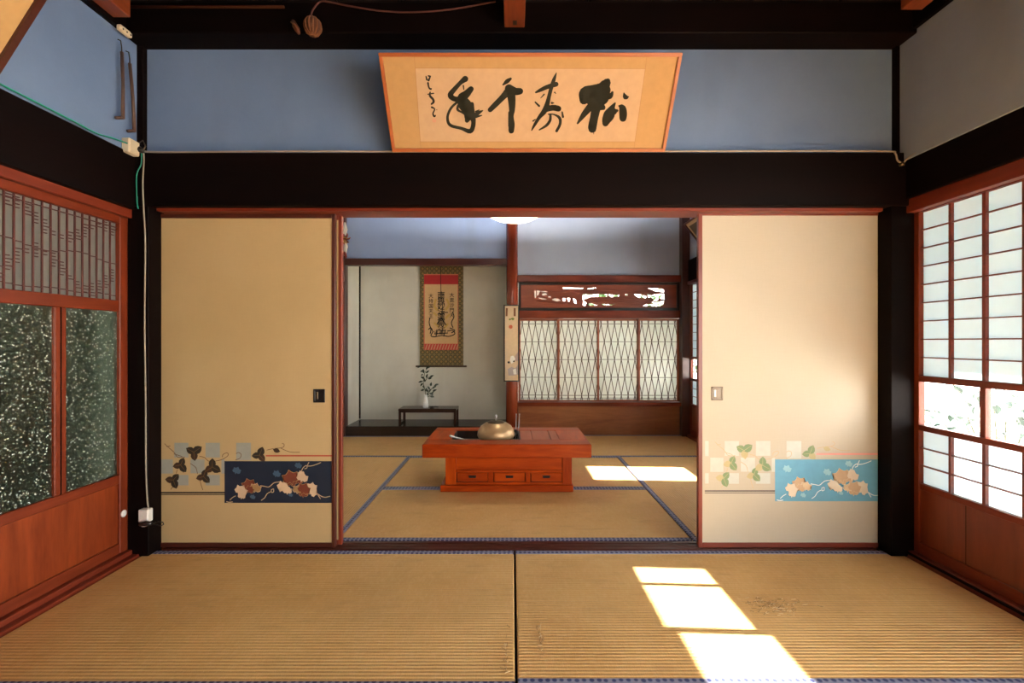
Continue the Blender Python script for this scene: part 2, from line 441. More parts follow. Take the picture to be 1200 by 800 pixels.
def frayed(cx, cy, sx, sy, n, parent, seed, along=None):
    R = random.Random(seed)
    for name, mt, k in (('frayed_fibres', plain('dark_straw_fibre', (.27, .155, .06), .8), n), ('frayed_fibres', plain('pale_straw_fibre', (.75, .58, .34), .8), n // 2)):
        m = MB(mt)
        for i in range(k):
            x, y = R.gauss(cx, sx), R.gauss(cy, sy); a = (R.gauss(0, .7) + (0 if along is None else along)); L = R.uniform(.006, .022)
            d = Vector((math.cos(a), math.sin(a), 0)) * L
            m.beam((x, y, .0012), Vector((x, y, .0012 + R.uniform(0, .004))) + d, .0012, .0014)
        o = m.build(name, parent); o['kind'] = 'stuff'
sunny = [o for o in bpy.data.objects if o.name.startswith('tatami_mat') and 'sunlit' in o['label']][0]
worn = [o for o in bpy.data.objects if o.name.startswith('tatami_mat') and 'worn' in o['label']][0]
frayed(1.08, 1.915, .055, .028, 85, sunny, 4); frayed(.105, 1.70, .004, .05, 22, sunny, 5, PI / 2); frayed(-.02, 1.62, .004, .05, 16, worn, 6, PI / 2)
mat((-1.905 + .012) / 2, 2.423 - .97 - W / 2, 1.917, W, 'nearest straw mat on the glazed-door side at the picture bottom')
mat((2.02 + .016) / 2, 2.423 - .957 - W / 2, 2.004, W, 'nearest straw mat on the paper-screen side, only its blue edging in view')
mat(.05, 2.413 - .97 - 1.5 * W, 3.93, W, 'straw mat out of view behind the photographer')
mat(.05, 2.413 - .97 - 2.5 * W, 3.93, W, 'straw mat furthest behind the photographer')
mat(.0175, (2.545 + 3.455) / 2, 1.965, .91, 'straw mat in the far room directly in front of the low table')
mat(.0175, (3.455 + 4.40) / 2, 1.965, .945, 'straw mat in the far room underneath the low table')
mat((-1.95 - .965) / 2, (2.545 + 4.40) / 2, 1.855, .985, 'lengthwise straw mat in the far room left of the low table', True)
mat((1.0 + 2.02) / 2, (2.545 + 4.40) / 2, 1.855, 1.02, 'lengthwise straw mat in the far room crossed by a sunny strip', True)
mat((-1.95 + .02) / 2, (4.40 + 5.355) / 2, 1.97, .955, 'straw mat along the step of the display alcove')
mat((2.02 + .02) / 2, (4.40 + 5.415) / 2, 2.0, 1.015, 'straw mat along the board below the lattice windows')

# ------------------------------------------------------------------ printed sliding doors
LEAFPTS = [(0, .52), (-.10, .30), (-.30, .36), (-.52, .20), (-.44, -.02), (-.50, -.26), (-.26, -.24), (-.10, -.36), (0, -.50), (.10, -.36), (.26, -.24), (.50, -.26), (.44, -.02), (.52, .20), (.30, .36), (.10, .30)]
def lobe(sh, x, y, s, ang, w=.62):
    c, n = math.cos(ang), math.sin(ang)
    pts = []
    for a, b in ((0, 0), (.25, .42), (.5, .5), (.75, .36), (1, 0), (.75, -.36), (.5, -.5), (.25, -.42)):
        u, v = (a - .1) * s, b * s * w
        pts.append((x + u * c - v * n, y + u * n + v * c))
    sh.poly(pts)
def ivy(sh, x, y, s, ang, m1, m2, vein=None):
    """a three-lobed ivy leaf"""
    sh.layer = 3
    for k, (da, ss) in enumerate(((-2.05, .66), (2.05, .66), (0, .74))):
        sh.mb.use(m1 if k != 1 else m2); lobe(sh, x, y, s * ss, ang + da, .75); sh.layer += .3
    if vein:
        sh.layer = 4.4; sh.mb.use(vein)
        for da, ss in ((-2.05, .5), (2.05, .5), (0, .6)):
            sh.stroke([(x, y, s * .035), (x + math.cos(ang + da) * s * ss, y + math.sin(ang + da) * s * ss, s * .02)], False, 1)
def star_leaf(sh, x, y, s, ang, m, edge=None, layer=4):
    pts = lambda k: [(x + (u * math.cos(ang) - v * math.sin(ang)) * s * k, y + (u * math.sin(ang) + v * math.cos(ang)) * s * k) for u, v in LEAFPTS]
    if edge: sh.layer = layer; sh.mb.use(edge); sh.poly(pts(1.12))
    sh.layer = layer + .4; sh.mb.use(m); sh.poly(pts(1.0))
def door_print(sh, ox, oy, pal):
    """ivy print of the sliding doors; ox, oy shift the outlines from one door to its neighbour"""
    q = lambda x, y: (175 + x / 6.486 + ox, 510 + y / 6.486 + oy)
    n = lambda x, y: (260 + x / 8.571 + ox, 520 + y / 8.571 + oy)
    sq, leaf1, leaf2, vine, line1, line2, navy, ghost, wl, bl, bl2, wv, vein = pal
    sh.layer = 1; sh.mb.use(sq)
    for x0, x1, y0, y1 in ((40, 68, 56, 170), (190, 298, 56, 168), (427, 537, 56, 168), (660, 772, 56, 188), (80, 180, 182, 290), (312, 420, 182, 288), (548, 572, 182, 290), (40, 68, 300, 378), (205, 298, 300, 380), (427, 536, 300, 380)):
        a, b = q(x0, y0), q(x1, y1); sh.rect(a[0], a[1], b[0], b[1])
    sh.mb.use(line1); sh.layer = 2
    a, b = q(38, 429), q(572, 441); sh.rect(*a, *b)
    a, b = q(38, 447), q(572, 453); sh.rect(*a, *b)
    sh.mb.use(line2); a, b = q(885, 149), q(1388, 160); sh.rect(*a, *b)
    sh.mb.use(vine); sh.layer = 2.4
    for pts in (((115, 62), (150, 95), (190, 130), (215, 165), (270, 165)), ((380, 158), (420, 168), (450, 195), (500, 195), (560, 180), (600, 150), (590, 132), (560, 145), (556, 165)),
                ((310, 212), (350, 240), (362, 270), (366, 292)), ((385, 340), (395, 380), (407, 415)), ((190, 380), (170, 400), (163, 412)), ((240, 260), (262, 282)), ((205, 290), (212, 262)),
                ((655, 186), (690, 172), (697, 142), (675, 130), (660, 140)), ((892, 112), (920, 105), (945, 100)), ((960, 98), (1000, 95), (1022, 85), (1024, 66), (1008, 62)), ((1000, 97), (1050, 120), (1090, 128), (1145, 128)), ((130, 85), (160, 80)), ((185, 140), (250, 160))):
        sh.stroke([q(*p) + (.75,) for p in pts], False, 3)
    for x, y, s, a in ((338, 128, 92, -.6), (238, 225, 84, .9), (182, 340, 86, 1.2), (478, 240, 92, .5), (412, 312, 82, .8), (838, 150, 84, -1.2)):
        ivy(sh, *q(x, y), s / 6.486 * 1.22, a, leaf1, leaf2, vein)
    sh.layer = 3; sh.mb.use(leaf2); lobe(sh, *q(945, 108), 9, .3, .6)
    # the dark rectangle
    a, b = n(27, 172), n(1118, 592); sh.layer = 6; sh.mb.use(navy); sh.rect(*a, *b)
    for x, y, s in ((150, 265, 80), (552, 298, 75), (768, 215, 68), (690, 510, 44), (310, 530, 52)):
        star_leaf(sh, *n(x, y), s / 8.571, .4, ghost, None, 7)
    sh.layer = 8; sh.mb.use(wv)
    for pts in (((385, 418), (430, 425), (470, 432), (500, 410), (530, 388), (590, 380)), ((520, 450), (498, 460), (500, 486), (520, 480), (520, 450)), ((395, 566), (430, 540), (455, 500), (490, 480)),
                ((800, 275), (815, 240), (850, 215), (855, 240), (830, 250)), ((860, 222), (900, 220), (950, 205), (995, 186)), ((860, 215), (875, 182)), ((955, 495), (1000, 525), (1040, 535), (1090, 524)), ((965, 510), (992, 552)),
                ((45, 578), (75, 585), (110, 580)), ((80, 565), (105, 540), (140, 520))):
        sh.stroke([n(*p) + (.9,) for p in pts], False, 3)
    for x, y, s, a, m, e in ((195, 465, 118, .5, wl, None), (200, 520, 70, .2, wl, None), (268, 405, 112, -.3, bl, bl2), (340, 440, 92, .3, bl2, wl), (285, 455, 74, .6, bl, bl2),
                          (620, 430, 120, .6, wl, None), (660, 465, 84, .1, wl, None), (810, 335, 105, .3, wl, None), (800, 300, 66, .7, wl, None), (690, 335, 140, -.25, bl, bl2), (700, 375, 96, .6, bl, bl2),
                          (905, 430, 96, .2, wl, None), (915, 480, 92, 1.0, wl, None), (765, 455, 88, .2, bl2, wl), (825, 450, 116, .4, bl, bl2), (820, 495, 80, .1, bl, bl2), (770, 360, 80, .4, bl, bl2)):
        star_leaf(sh, *n(x, y), s / 8.571 * 1.04, a, m, e, 9 + (x % 7) * .3)
P = plain
PAL_L = (P('print_grey_blue', (.30, .31, .27)), P('print_dark_leaf', (.022, .016, .009)), P('print_brown_leaf', (.048, .022, .010)), P('print_brown_vine', (.14, .07, .03)), P('print_black_line', (.02, .012, .010)),  # left door print, darkened to carry the shade on that side
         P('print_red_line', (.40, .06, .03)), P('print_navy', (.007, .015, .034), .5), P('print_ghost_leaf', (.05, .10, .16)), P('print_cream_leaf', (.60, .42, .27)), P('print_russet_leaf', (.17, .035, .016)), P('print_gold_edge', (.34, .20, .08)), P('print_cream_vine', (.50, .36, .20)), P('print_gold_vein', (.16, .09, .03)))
PAL_R = (P('lit_sky_square', (.47, .51, .47)), P('lit_green_leaf', (.17, .25, .12)), P('lit_olive_leaf', (.42, .36, .19)), P('lit_vine', (.48, .36, .22)), P('lit_grey_line', (.12, .10, .09)),  # same print in brighter colours that carry the light on the right door
         P('lit_pink_line', (.78, .26, .24)), P('lit_blue_print', (.11, .33, .49), .5), P('lit_ghost_leaf', (.26, .50, .58)), P('lit_white_leaf', (.68, .60, .47)), P('lit_ochre_leaf', (.52, .36, .22)), P('lit_gold_edge', (.62, .48, .30)), P('lit_white_vine', (.70, .76, .74)), P('lit_gold_vein', (.40, .36, .18)))

def finger_pull(parent, x, z, y, light, dark):
    m = MB(dark)
    w, h = .031, .036
    for a in ((x - w, x - w + .010, z - h, z + h), (x + w - .010, x + w, z - h, z + h), (x - w, x + w, z - h, z - h + .010), (x - w, x + w, z + h - .010, z + h)):
        m.box(a[0], a[1], y - .003, y + .004, a[2], a[3], .0015)
    m.box(x - w + .004, x + w - .004, y - .0005, y + .002, z - h + .004, z + h - .004, 0)
    p = m.build('finger_pull', parent)
    i = MB(light); i.box(x - .019, x - .006, y - .004, y + .001, z - .018, z + .020, .004)
    i.build('pull_cup', p)
def fusuma(name, x0, x1, y, z0, z1, paper, frame, label, pull=None, shift=None, pal=None, pm=None, stile=.018):
    t = thing(name, ((x0 + x1) / 2, y, z0), label, 'sliding door', None, 'structure')
    m = MB(paper); m.box(x0 + stile * .5, x1 - stile * .5, y - .008, y + .008, z0 + .01, z1 - .008, 0)
    if pal:
        sh = Sheet(m, (0, y - .008, 0), (0, -1, 0), .00007); door_print(sh, shift[0], shift[1], pal)
    m.build('printed_paper_panel' if pal else 'paper_panel', t)
    for a, b in ((x0, x0 + stile), (x1 - stile, x1)):
        MB(frame('z')).box(a, b, y - .013, y + .013, z0, z1, .002).build('stile', t)
    MB(frame('x')).box(x0 + stile, x1 - stile, y - .012, y + .012, z0, z0 + .026, .002).build('bottom_rail', t)
    MB(frame('x')).box(x0 + stile, x1 - stile, y - .012, y + .012, z1 - .022, z1, .002).build('top_rail', t)
    if pull: finger_pull(t, pull[0], pull[1], y - .008, *pm)
    return t
fusuma('door_1', -1.922, -.938, YP, .007, 1.776, FUS_SHADED, DRED, 'ochre printed sliding door with a navy ivy panel beside the left corner post', (-1.024, .812), (0, 0), PAL_L, (BRASS, BLACK))
fusuma('door_2', -1.92, -.915, YP + .035, .007, 1.776, FUS_SHADED, RED, 'second ochre sliding door pushed behind the navy ivy one, only its edge in view')
fusuma('door_3', .988, 2.0, YP, .007, 1.790, FUS_LIT, RED, 'cream printed sliding door with a pale blue ivy panel beside the right corner post', (1.089, .824), (645, -2), PAL_R, (plain('dull_pull_metal', (.30, .29, .25), .4, .6), P('grey_bronze', (.13, .10, .07), .4, .5)), .022)
fusuma('door_4', 1.03, 1.96, YP + .035, .007, 1.790, FUS_LIT, RED, 'second cream sliding door pushed behind the pale blue ivy one')

# ------------------------------------------------------------------ glazed door on the left
def rounded(y0, y1, z0, z1, r=.02):
    return [(y, z) for y, z in ((y0, z0), (y1, z0), (y1, z1), (y0, z1))]
def glazed_door(name, y0, y1, label):
    x = XL; t = thing(name, (x - .017, (y0 + y1) / 2, .034), label, 'sliding door', None, 'structure')
    W_ = DOORW
    xa, xb = x - .034, x
    ym = y0 + (y1 - y0) * .514
    for a, b in ((y0, y0 + .048), (y1 - .048, y1)): MB(W_('z')).box(xa, xb, a, b, .034, 1.732, .003).build('stile', t)
    a, b = y0 + .048, y1 - .048
    MB(W_('y')).box(xa, xb - .002, a, b, 1.692, 1.732, .003).build('top_rail', t)
    MB(W_('y')).box(xa, xb - .002, a, b, 1.250, 1.306, .003).build('middle_rail', t)
    MB(W_('y')).box(xa, xb - .002, a, b, .385, .430, .003).build('lower_rail', t)
    MB(W_('y')).box(xa, xb - .002, a, b, .034, .085, .003).build('bottom_rail', t)
    MB(W_('z')).box(xa, xb - .002, ym - .027, ym + .027, .430, 1.250, .004).use(DARK('z')).box(xb - .0035, xb - .0012, ym - .003, ym + .003, .43, 1.25, 0).build('mullion', t)
    MB(wood('orange_panel_wood', (.14, .020, .005), (.28, .052, .012), 'z', .4, 9, .3)).box(x - .022, x - .012, a, b, .085, .385, .001).build('lower_panel', t)
    for p, q in ((a, ym - .027), (ym + .027, b)):
        MB(FROST).box(x - .020, x - .016, p - .004, q + .004, .426, 1.254, 0).build('glass_pane', t)
    MB(FROST2).box(x - .026, x - .023, a, b, 1.302, 1.696, 0).build('lattice_glass', t)
    lat = MB(wood('dark_lattice_wood', (.05, .007, .004), (.10, .014, .007), 'z', .5)); n = 17; st = (b - a) / n
    R = random.Random(3)
    for k in range(1, n): lat.box(x - .0225, x - .015, a + k * st - .003, a + k * st + .003, 1.306, 1.692, .001)
    for k in range(n):
        g0, g1 = a + k * st, a + (k + 1) * st
        zs = [(1.33 + .004 * math.sin(k), 1), (1.672, 1), (1.50 + .012 * math.sin(k * .7), 1)]
        c1 = 1.62 - .05 * math.cos((k - 9) * .55); c2 = 1.42 + .07 * math.sin((k - 3) * .5)
        for cz, nn in ((c1, R.choice((2, 4, 5))), (c2, R.choice((2, 3, 5)))):
            for i in range(nn): zs.append((cz + (i - nn / 2) * .014, R.choice((1, .55, .55))))
        for z, full in zs:
            if 1.31 < z < 1.69: lat.box(x - .022, x - .016, g0, g0 + (g1 - g0) * full, z - .0018, z + .0018, 0)
    lat.build('lattice', t)
    return t
d1 = glazed_door('door_5', 1.645, 2.364, 'red-brown glazed sliding door with a fine lattice and two frosted panes')
MB(WHITEPL).lathe((0, 0, 0), [(.0, 0), (.018, .001), (.018, .004), (.013, .007), (0, .0075)], 16).build('__', None, (0, 0, 0))
k = bpy.data.objects['__']; k.name = 'white_knob'; k.parent = d1; k.rotation_euler = (0, PI / 2, 0); k.location = (.0175, .330, .195)
glazed_door('door_6', .93, 1.648, 'next glazed sliding door nearer the photographer, out of view')
struct('wall_left_rear', MB(DARK('z')).box(-2.06, -1.96, REAR, .925, .03, 1.74, 0), 'dark boarded wall on the left behind the photographer', 'wall')

# ------------------------------------------------------------------ paper screens on the right
def shoji(name, y0, y1, label, x=XR, zs=(.383, .651, .679, .897, .927, 1.755), cols=4, glasscols=2, open_glass=None, z0=.030, upper=None):
    """x is the room-side face. zs: top of board, top of lower paper, glass bottom, glass top, rail top, top of paper"""
    t = thing(name, (x + .016, (y0 + y1) / 2, z0), label, 'paper screen', None, 'structure')
    st = .034; a, b = y0 + st, y1 - st; xa, xb = x, x + .034
    FR = DOORW
    for p, q in ((y0, a), (b, y1)): MB(FR('z')).box(xa, xb, p, q, z0, zs[5] + .006, .002).build('stile', t)
    MB(FR('y')).box(xa, xb, a, b, z0, z0 + .055, .002).build('bottom_rail', t)
    MB(FR('y')).box(xa + .002, xb, a, b, zs[0] - .03, zs[0], .002).build('board_rail', t)
    MB(FR('y')).box(xa - .002, xb, a, b, zs[1], zs[2], .002).build('lower_glass_rail', t)
    MB(FR('y')).box(xa - .002, xb, a, b, zs[3], zs[4], .002).build('upper_glass_rail', t)
    MB(FR('y')).box(xa, xb, a, b, zs[5] - .002, zs[5] + .006, .001).build('top_rail', t)
    bd = MB(wood('red_brown_board', (.13, .022, .008), (.25, .054, .018), 'z', .35, 5)); bd.box(xa + .010, xb - .01, a, b, z0 + .05, zs[0] - .028, .001)
    bd.use(DARK('z')).box(xa + .0092, xa + .0105, (a * .37 + b * .63) - .001, (a * .37 + b * .63) + .001, z0 + .055, zs[0] - .03, 0)
    bd.build('lower_board', t)
    MB(PAPER).box(xa + .024, xa + .026, a, b, zs[0], zs[1], 0).build('lower_paper', t)
    MB(GLASS if upper else PAPER).box(xa + .024, xa + .026, a, b, zs[4], zs[5], 0).build('upper_glass' if upper else 'upper_paper', t)  # upper glass added to unseen doors to let more sky light in
    MB(GLASS).box(xa + .014, xa + .017, a, b, zs[2] - .004, zs[3] + .004, 0).build('glass_pane', t)
    if not open_glass: MB(FR('z')).box(xa, xb - .004, (a + b) / 2 - .013, (a + b) / 2 + .013, zs[2], zs[3], .002).build('glass_mullion', t)
    k = MB(RED('y')); 
    for zz0, zz1, n in ((zs[0], zs[1], 3), (zs[4], zs[5], max(3, round((zs[5] - zs[4]) / .092)))):
        for i in range(1, n):
            z = zz0 + (zz1 - zz0) * i / n; k.box(xa + .010, xa + .0235, a, b, z - .0028, z + .0028, .0005)
        for i in range(1, cols):
            y = a + (b - a) * i / cols; wv = .007 if i == cols // 2 else .0055
            k.box(xa + .006, xa + .0238, y - wv, y + wv, zz0, zz1, .0008)
    k.build('lattice_bars', t)
    return t
shoji('door_7', 1.671, 2.368, 'paper screen door with a strip of clear glass, beside the right corner post')
shoji('door_8', .99, 1.700, 'next screen door nearer the photographer, beyond the picture edge, upper glass added for sky light', XR + .04, (.383, .651, .679, .897, 1.02, 1.755), upper=True)
struct('wall_right_rear', MB(DARK('z')).box(2.04, 2.14, REAR, -1.6, .03, 1.76, 0), 'dark boarded strip on the right behind the photographer', 'wall')
shoji('door_9', 2.49, 3.12, 'screen door of the far room nearest the partition, hidden, upper glass added for sky light', XR, (.62, .96, .985, .995, 1.02, 1.755), upper=True)
shoji('door_10', 3.09, 3.60, 'narrow hidden screen door of the far room, second from the partition, upper glass added for sky light', XR + .04, (.62, .96, .985, .995, 1.02, 1.755), upper=True)
shoji('door_11', 4.00, 4.68, 'hidden screen door of the far room next to the corner one, upper glass added for sky light', XR + .04, (.62, .96, .985, .995, 1.02, 1.755), upper=True)
shoji('door_12', 4.655, 5.345, 'paper screen door in the far corner, a sliver of it past the cream door', XR)
shoji('door_13', 3.565, 4.035, 'paper screen door of the far room with a tall clear pane', XR, (.20, .24, .336, .86, 1.02, 1.755), 3, open_glass=True, upper=True)

# ------------------------------------------------------------------ far room shell
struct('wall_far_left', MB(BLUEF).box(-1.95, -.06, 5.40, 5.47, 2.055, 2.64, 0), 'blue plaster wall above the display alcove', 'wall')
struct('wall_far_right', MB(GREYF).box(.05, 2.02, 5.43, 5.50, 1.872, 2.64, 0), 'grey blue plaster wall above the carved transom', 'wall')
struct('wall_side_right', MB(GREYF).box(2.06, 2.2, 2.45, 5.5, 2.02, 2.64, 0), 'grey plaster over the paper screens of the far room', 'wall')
struct('wall_side_left', MB(WHITEP).box(-2.12, -1.955, 2.47, 5.36, 2.04, 2.64, 0).box(-2.12, -2.02, 2.47, 5.36, 0, 2.05, 0), 'white plaster side wall of the far room on the left', 'wall')
struct('lintel', MB(DARK('y')).box(2.04, 2.2, 2.48, 5.36, 1.79, 2.04, .004).use(RED('y')).box(2.03, 2.15, 2.48, 5.36, 1.757, 1.792, .002), 'black lintel over the paper screens of the far room', 'lintel')
struct('lintel', MB(DRED('y')).box(-2.02, -1.935, 2.48, 5.32, 1.79, 2.045, .004), 'dark lintel on the left side of the far room', 'lintel')
struct('sill', MB(RED('y')).box(2.028, 2.17, 2.48, 5.36, -.05, .03, .003), 'floor track under the paper screens of the far room', 'sill')
struct('pillar', MB(DRED('z')).box(1.972, 2.075, 5.335, 5.46, -.03, 2.64, .004), 'dark corner post of the far room beside the lattice windows', 'post')
struct('pillar', MB(DRED('z')).box(-2.02, -1.935, 5.335, 5.44, -.03, 2.64, .004), 'dark corner post left of the display alcove', 'post')
tp = MB(wood('polished_alcove_post', (.17, .024, .010), (.28, .056, .024), 'z', .22, 5))
tp.tube([(0, 5.36, -.03), (0, 5.36, .6), (.002, 5.36, 1.4), (0, 5.36, 2.64)], [.072, .070, .068, .067], 20)
struct('pillar', tp, 'polished red-brown alcove post carrying the narrow painting', 'post')
# display alcove
struct('wall_alcove', MB(TOKOP).box(-1.955, .02, 5.86, 5.93, .10, 2.62, 0).box(-2.0, -1.94, 5.44, 5.90, .10, 2.62, 0).box(-.02, .03, 5.42, 5.90, .10, 2.62, 0).box(-2, .05, 5.44, 5.93, 2.56, 2.62, 0), 'pale plaster walls of the display alcove', 'wall')
struct('trim_5', MB(DARK('z')).box(-1.942, -1.925, 5.845, 5.862, .12, 2.56, .001), 'thin dark strip in the alcove corner', 'trim')
struct('trim_6', MB(DRED('x')).box(-1.935, -.06, 5.33, 5.43, 1.985, 2.06, .003), 'dark red hanging beam across the top of the alcove', 'beam')
struct('sill', MB(TOKOW('x')).box(-1.935, -.06, 5.365, 5.46, -.05, .112, .004), 'black front edge of the raised alcove floor', 'step')
struct('floor_alcove', MB(TOKOW('x')).box(-1.945, .0, 5.46, 5.87, -.05, .110, .002), 'dark polished board floor of the display alcove', 'floor')
# board below, shelf and transom on the right
pw = MB(PALER('x')).box(.06, 1.98, 5.42, 5.50, -.05, .345, .002)
struct('wall_panel', pw, 'red-brown board below the lattice windows', 'panelling')
struct('sill', MB(DOORW('x')).box(.06, 1.98, 5.365, 5.52, .345, .390, .003), 'red-brown ledge under the lattice windows', 'sill')
struct('lintel', MB(DOORW('x')).box(.06, 1.98, 5.40, 5.52, 1.372, 1.462, .003), 'red-brown track above the lattice windows', 'lintel')
struct('trim_7', MB(RED('x')).box(.06, 1.98, 5.38, 5.52, 1.795, 1.875, .003), 'red-brown beam above the carved transom', 'beam')
LATW = lambda ax='z': wood('light_red_window_wood', (.24, .06, .028), (.38, .115, .055), ax, .4, 7)
def lattice_window(name, x0, x1, y, label):
    z0, z1 = .392, 1.370
    t = thing(name, ((x0 + x1) / 2, y, z0), label, 'window', None, 'structure')
    st = .022; a, b = x0 + st, x1 - st
    for p, q in ((x0, a), (b, x1)): MB(LATW('z')).box(p, q, y - .014, y + .014, z0, z1, .002).build('stile', t)
    MB(LATW('x')).box(a, b, y - .012, y + .012, z0, z0 + .016, .002).build('bottom_rail', t)
    MB(LATW('x')).box(a, b, y - .012, y + .012, z1 - .024, z1, .002).build('top_rail', t)
    za, zb = z0 + .016, z1 - .024
    MB(PAPERB).box(a, b, y + .006, y + .0075, za, zb, 0).build('paper', t)
    m = MB(P('lattice_wood', (.06, .028, .018), .6)); row = .2115; first = zb - .037
    for i in range(5):
        z = first - i * row
        if z > za: m.box(a, b, y - .004, y + .002, z - .003, z + .003, 0)
    m.box(a, b, y - .004, y + .002, za + .018, za + .022, 0)
    p = (b - a) / 5.6
    for s in (-1, 1):
        sl = s * (p / 2) / row
        for k in range(-14, 22):
            # the line x = xk + sl * (z - first) clipped to the panel
            xk = a + p * (k + (.5 if s > 0 else .5) * 0 + .3)
            t0, t1 = za - first, zb - first
            u, v = sorted(((a - xk) / sl, (b - xk) / sl)); lo, hi = max(t0, u), min(t1, v)
            if hi - lo > .02: m.beam((xk + sl * lo, y - .001 * s, first + lo), (xk + sl * hi, y - .001 * s, first + hi), .0075, .0042, (0, 1, 0))
    m.build('diamond_lattice', t)
    return t
for i, (x0, x1) in enumerate(((.078, .556), (.540, 1.030), (1.012, 1.508), (1.490, 1.972))):
    lattice_window('window_%d' % (i + 1), x0, x1, 5.452 if i in (1, 3) else 5.482, ('lattice paper window closest to the round alcove post', 'second lattice paper window from the round alcove post', 'third lattice paper window from the round alcove post', 'lattice paper window beside the far corner post')[i])
# carved transom
def ranma():
    t = thing('carved_transom', (1.03, 5.45, 1.463), 'red-brown carved wooden transom with a pierced landscape above the lattice windows', 'transom', None, 'structure')
    x0, x1, z0, z1 = .075, 1.972, 1.463, 1.795
    for a in ((x0, x1, z0, z0 + .034), (x0, x1, z1 - .026, z1), (x0, x0 + .03, z0 + .034, z1 - .026), (x1 - .03, x1, z0 + .034, z1 - .026)):
        MB(BLACK).box(a[0], a[1], 5.425, 5.475, a[2], a[3], .002).build('black_frame_bar', t)
    q = lambda x, y: at(600 + x / 5.714, 330 + y / 5.714, 5.44)
    holes = [[(150, 60), (160, 58), (162, 105), (152, 108)], [(168, 55), (192, 62), (182, 74), (176, 92), (166, 92)], [(200, 80), (225, 74), (240, 85), (205, 94)], [(242, 94), (262, 96), (256, 106), (244, 104)],
             [(265, 120), (290, 110), (312, 113), (330, 126), (300, 133)], [(340, 110), (360, 110), (356, 130), (342, 128)], [(370, 108), (390, 110), (385, 132), (376, 130)], [(410, 110), (428, 120), (434, 148), (416, 140)],
             [(340, 38), (480, 42), (478, 48), (345, 45)], [(505, 46), (560, 38), (565, 42), (512, 51)], [(170, 104), (200, 108), (236, 118), (200, 119)], [(195, 62), (238, 64), (236, 69), (200, 70)],
             [(474, 84), (560, 83), (640, 85), (640, 100), (520, 101), (500, 118), (488, 115), (474, 122)], [(478, 128), (500, 140), (492, 160), (475, 158)], [(505, 150), (530, 143), (575, 158), (520, 161)],
             [(646, 84), (690, 88), (720, 85), (715, 98), (660, 102)], [(758, 83), (777, 83), (776, 92), (760, 92)], [(815, 82), (870, 86), (902, 97), (898, 110), (860, 108), (835, 98)],
             [(908, 82), (940, 92), (960, 82), (1020, 80), (1022, 122), (985, 108), (975, 125), (950, 128), (940, 108), (912, 104)], [(930, 132), (960, 138), (1020, 128), (1012, 155), (985, 165), (880, 162), (900, 150), (950, 148)],
             [(905, 42), (1000, 44), (1020, 54), (1020, 70), (960, 62), (940, 54)], [(600, 148), (660, 152), (690, 148), (668, 158), (610, 156)]]
    cu = bpy.data.curves.new('r', 'CURVE'); cu.dimensions = '2D'; cu.fill_mode = 'BOTH'; cu.extrude = .010
    def spl(pts):
        s = cu.splines.new('POLY'); s.points.add(len(pts) - 1); s.use_cyclic_u = True
        for pt, (u, v) in zip(s.points, pts): pt.co = (u, v, 0, 1)
    spl([(x0 + .028, z0 + .030), (x1 - .028, z0 + .030), (x1 - .028, z1 - .022), (x0 + .028, z1 - .022)])
    for h in holes: spl([(q(*p).x, q(*p).z) for p in h])
    ob = bpy.data.objects.new('r', cu); COL.objects.link(ob)
    me = bpy.data.meshes.new_from_object(ob.evaluated_get(bpy.context.evaluated_depsgraph_get()))
    M = Matrix(((1, 0, 0, 0), (0, 0, 1, 5.452), (0, 1, 0, 0), (0, 0, 0, 1)))
    m = MB(wood('carved_panel_wood', (.18, .034, .015), (.30, .07, .03), 'x', .4, 7)); m.mesh_from(me, M)
    bpy.data.objects.remove(ob)
    # carved ridges and ripples in low relief
    for pts in (((470, 112), (560, 118), (650, 112), (740, 120), (820, 112)), ((520, 135), (600, 128), (700, 138), (800, 130), (880, 140)), ((600, 62), (700, 56), (800, 62), (880, 58)), ((450, 70), (520, 62), (600, 70)), ((160, 128), (220, 138), (300, 145), (380, 150)), ((250, 60), (320, 70), (400, 66), (460, 78)), ((720, 104), (760, 110), (820, 118)), ((640, 150), (740, 158), (860, 154))):
        m.tube([q(*p) + Vector((0, .001, 0)) for p in pts], [.002] + [.007] * (len(pts) - 2) + [.002], 6)
    m.build('pierced_panel', t)
ranma()

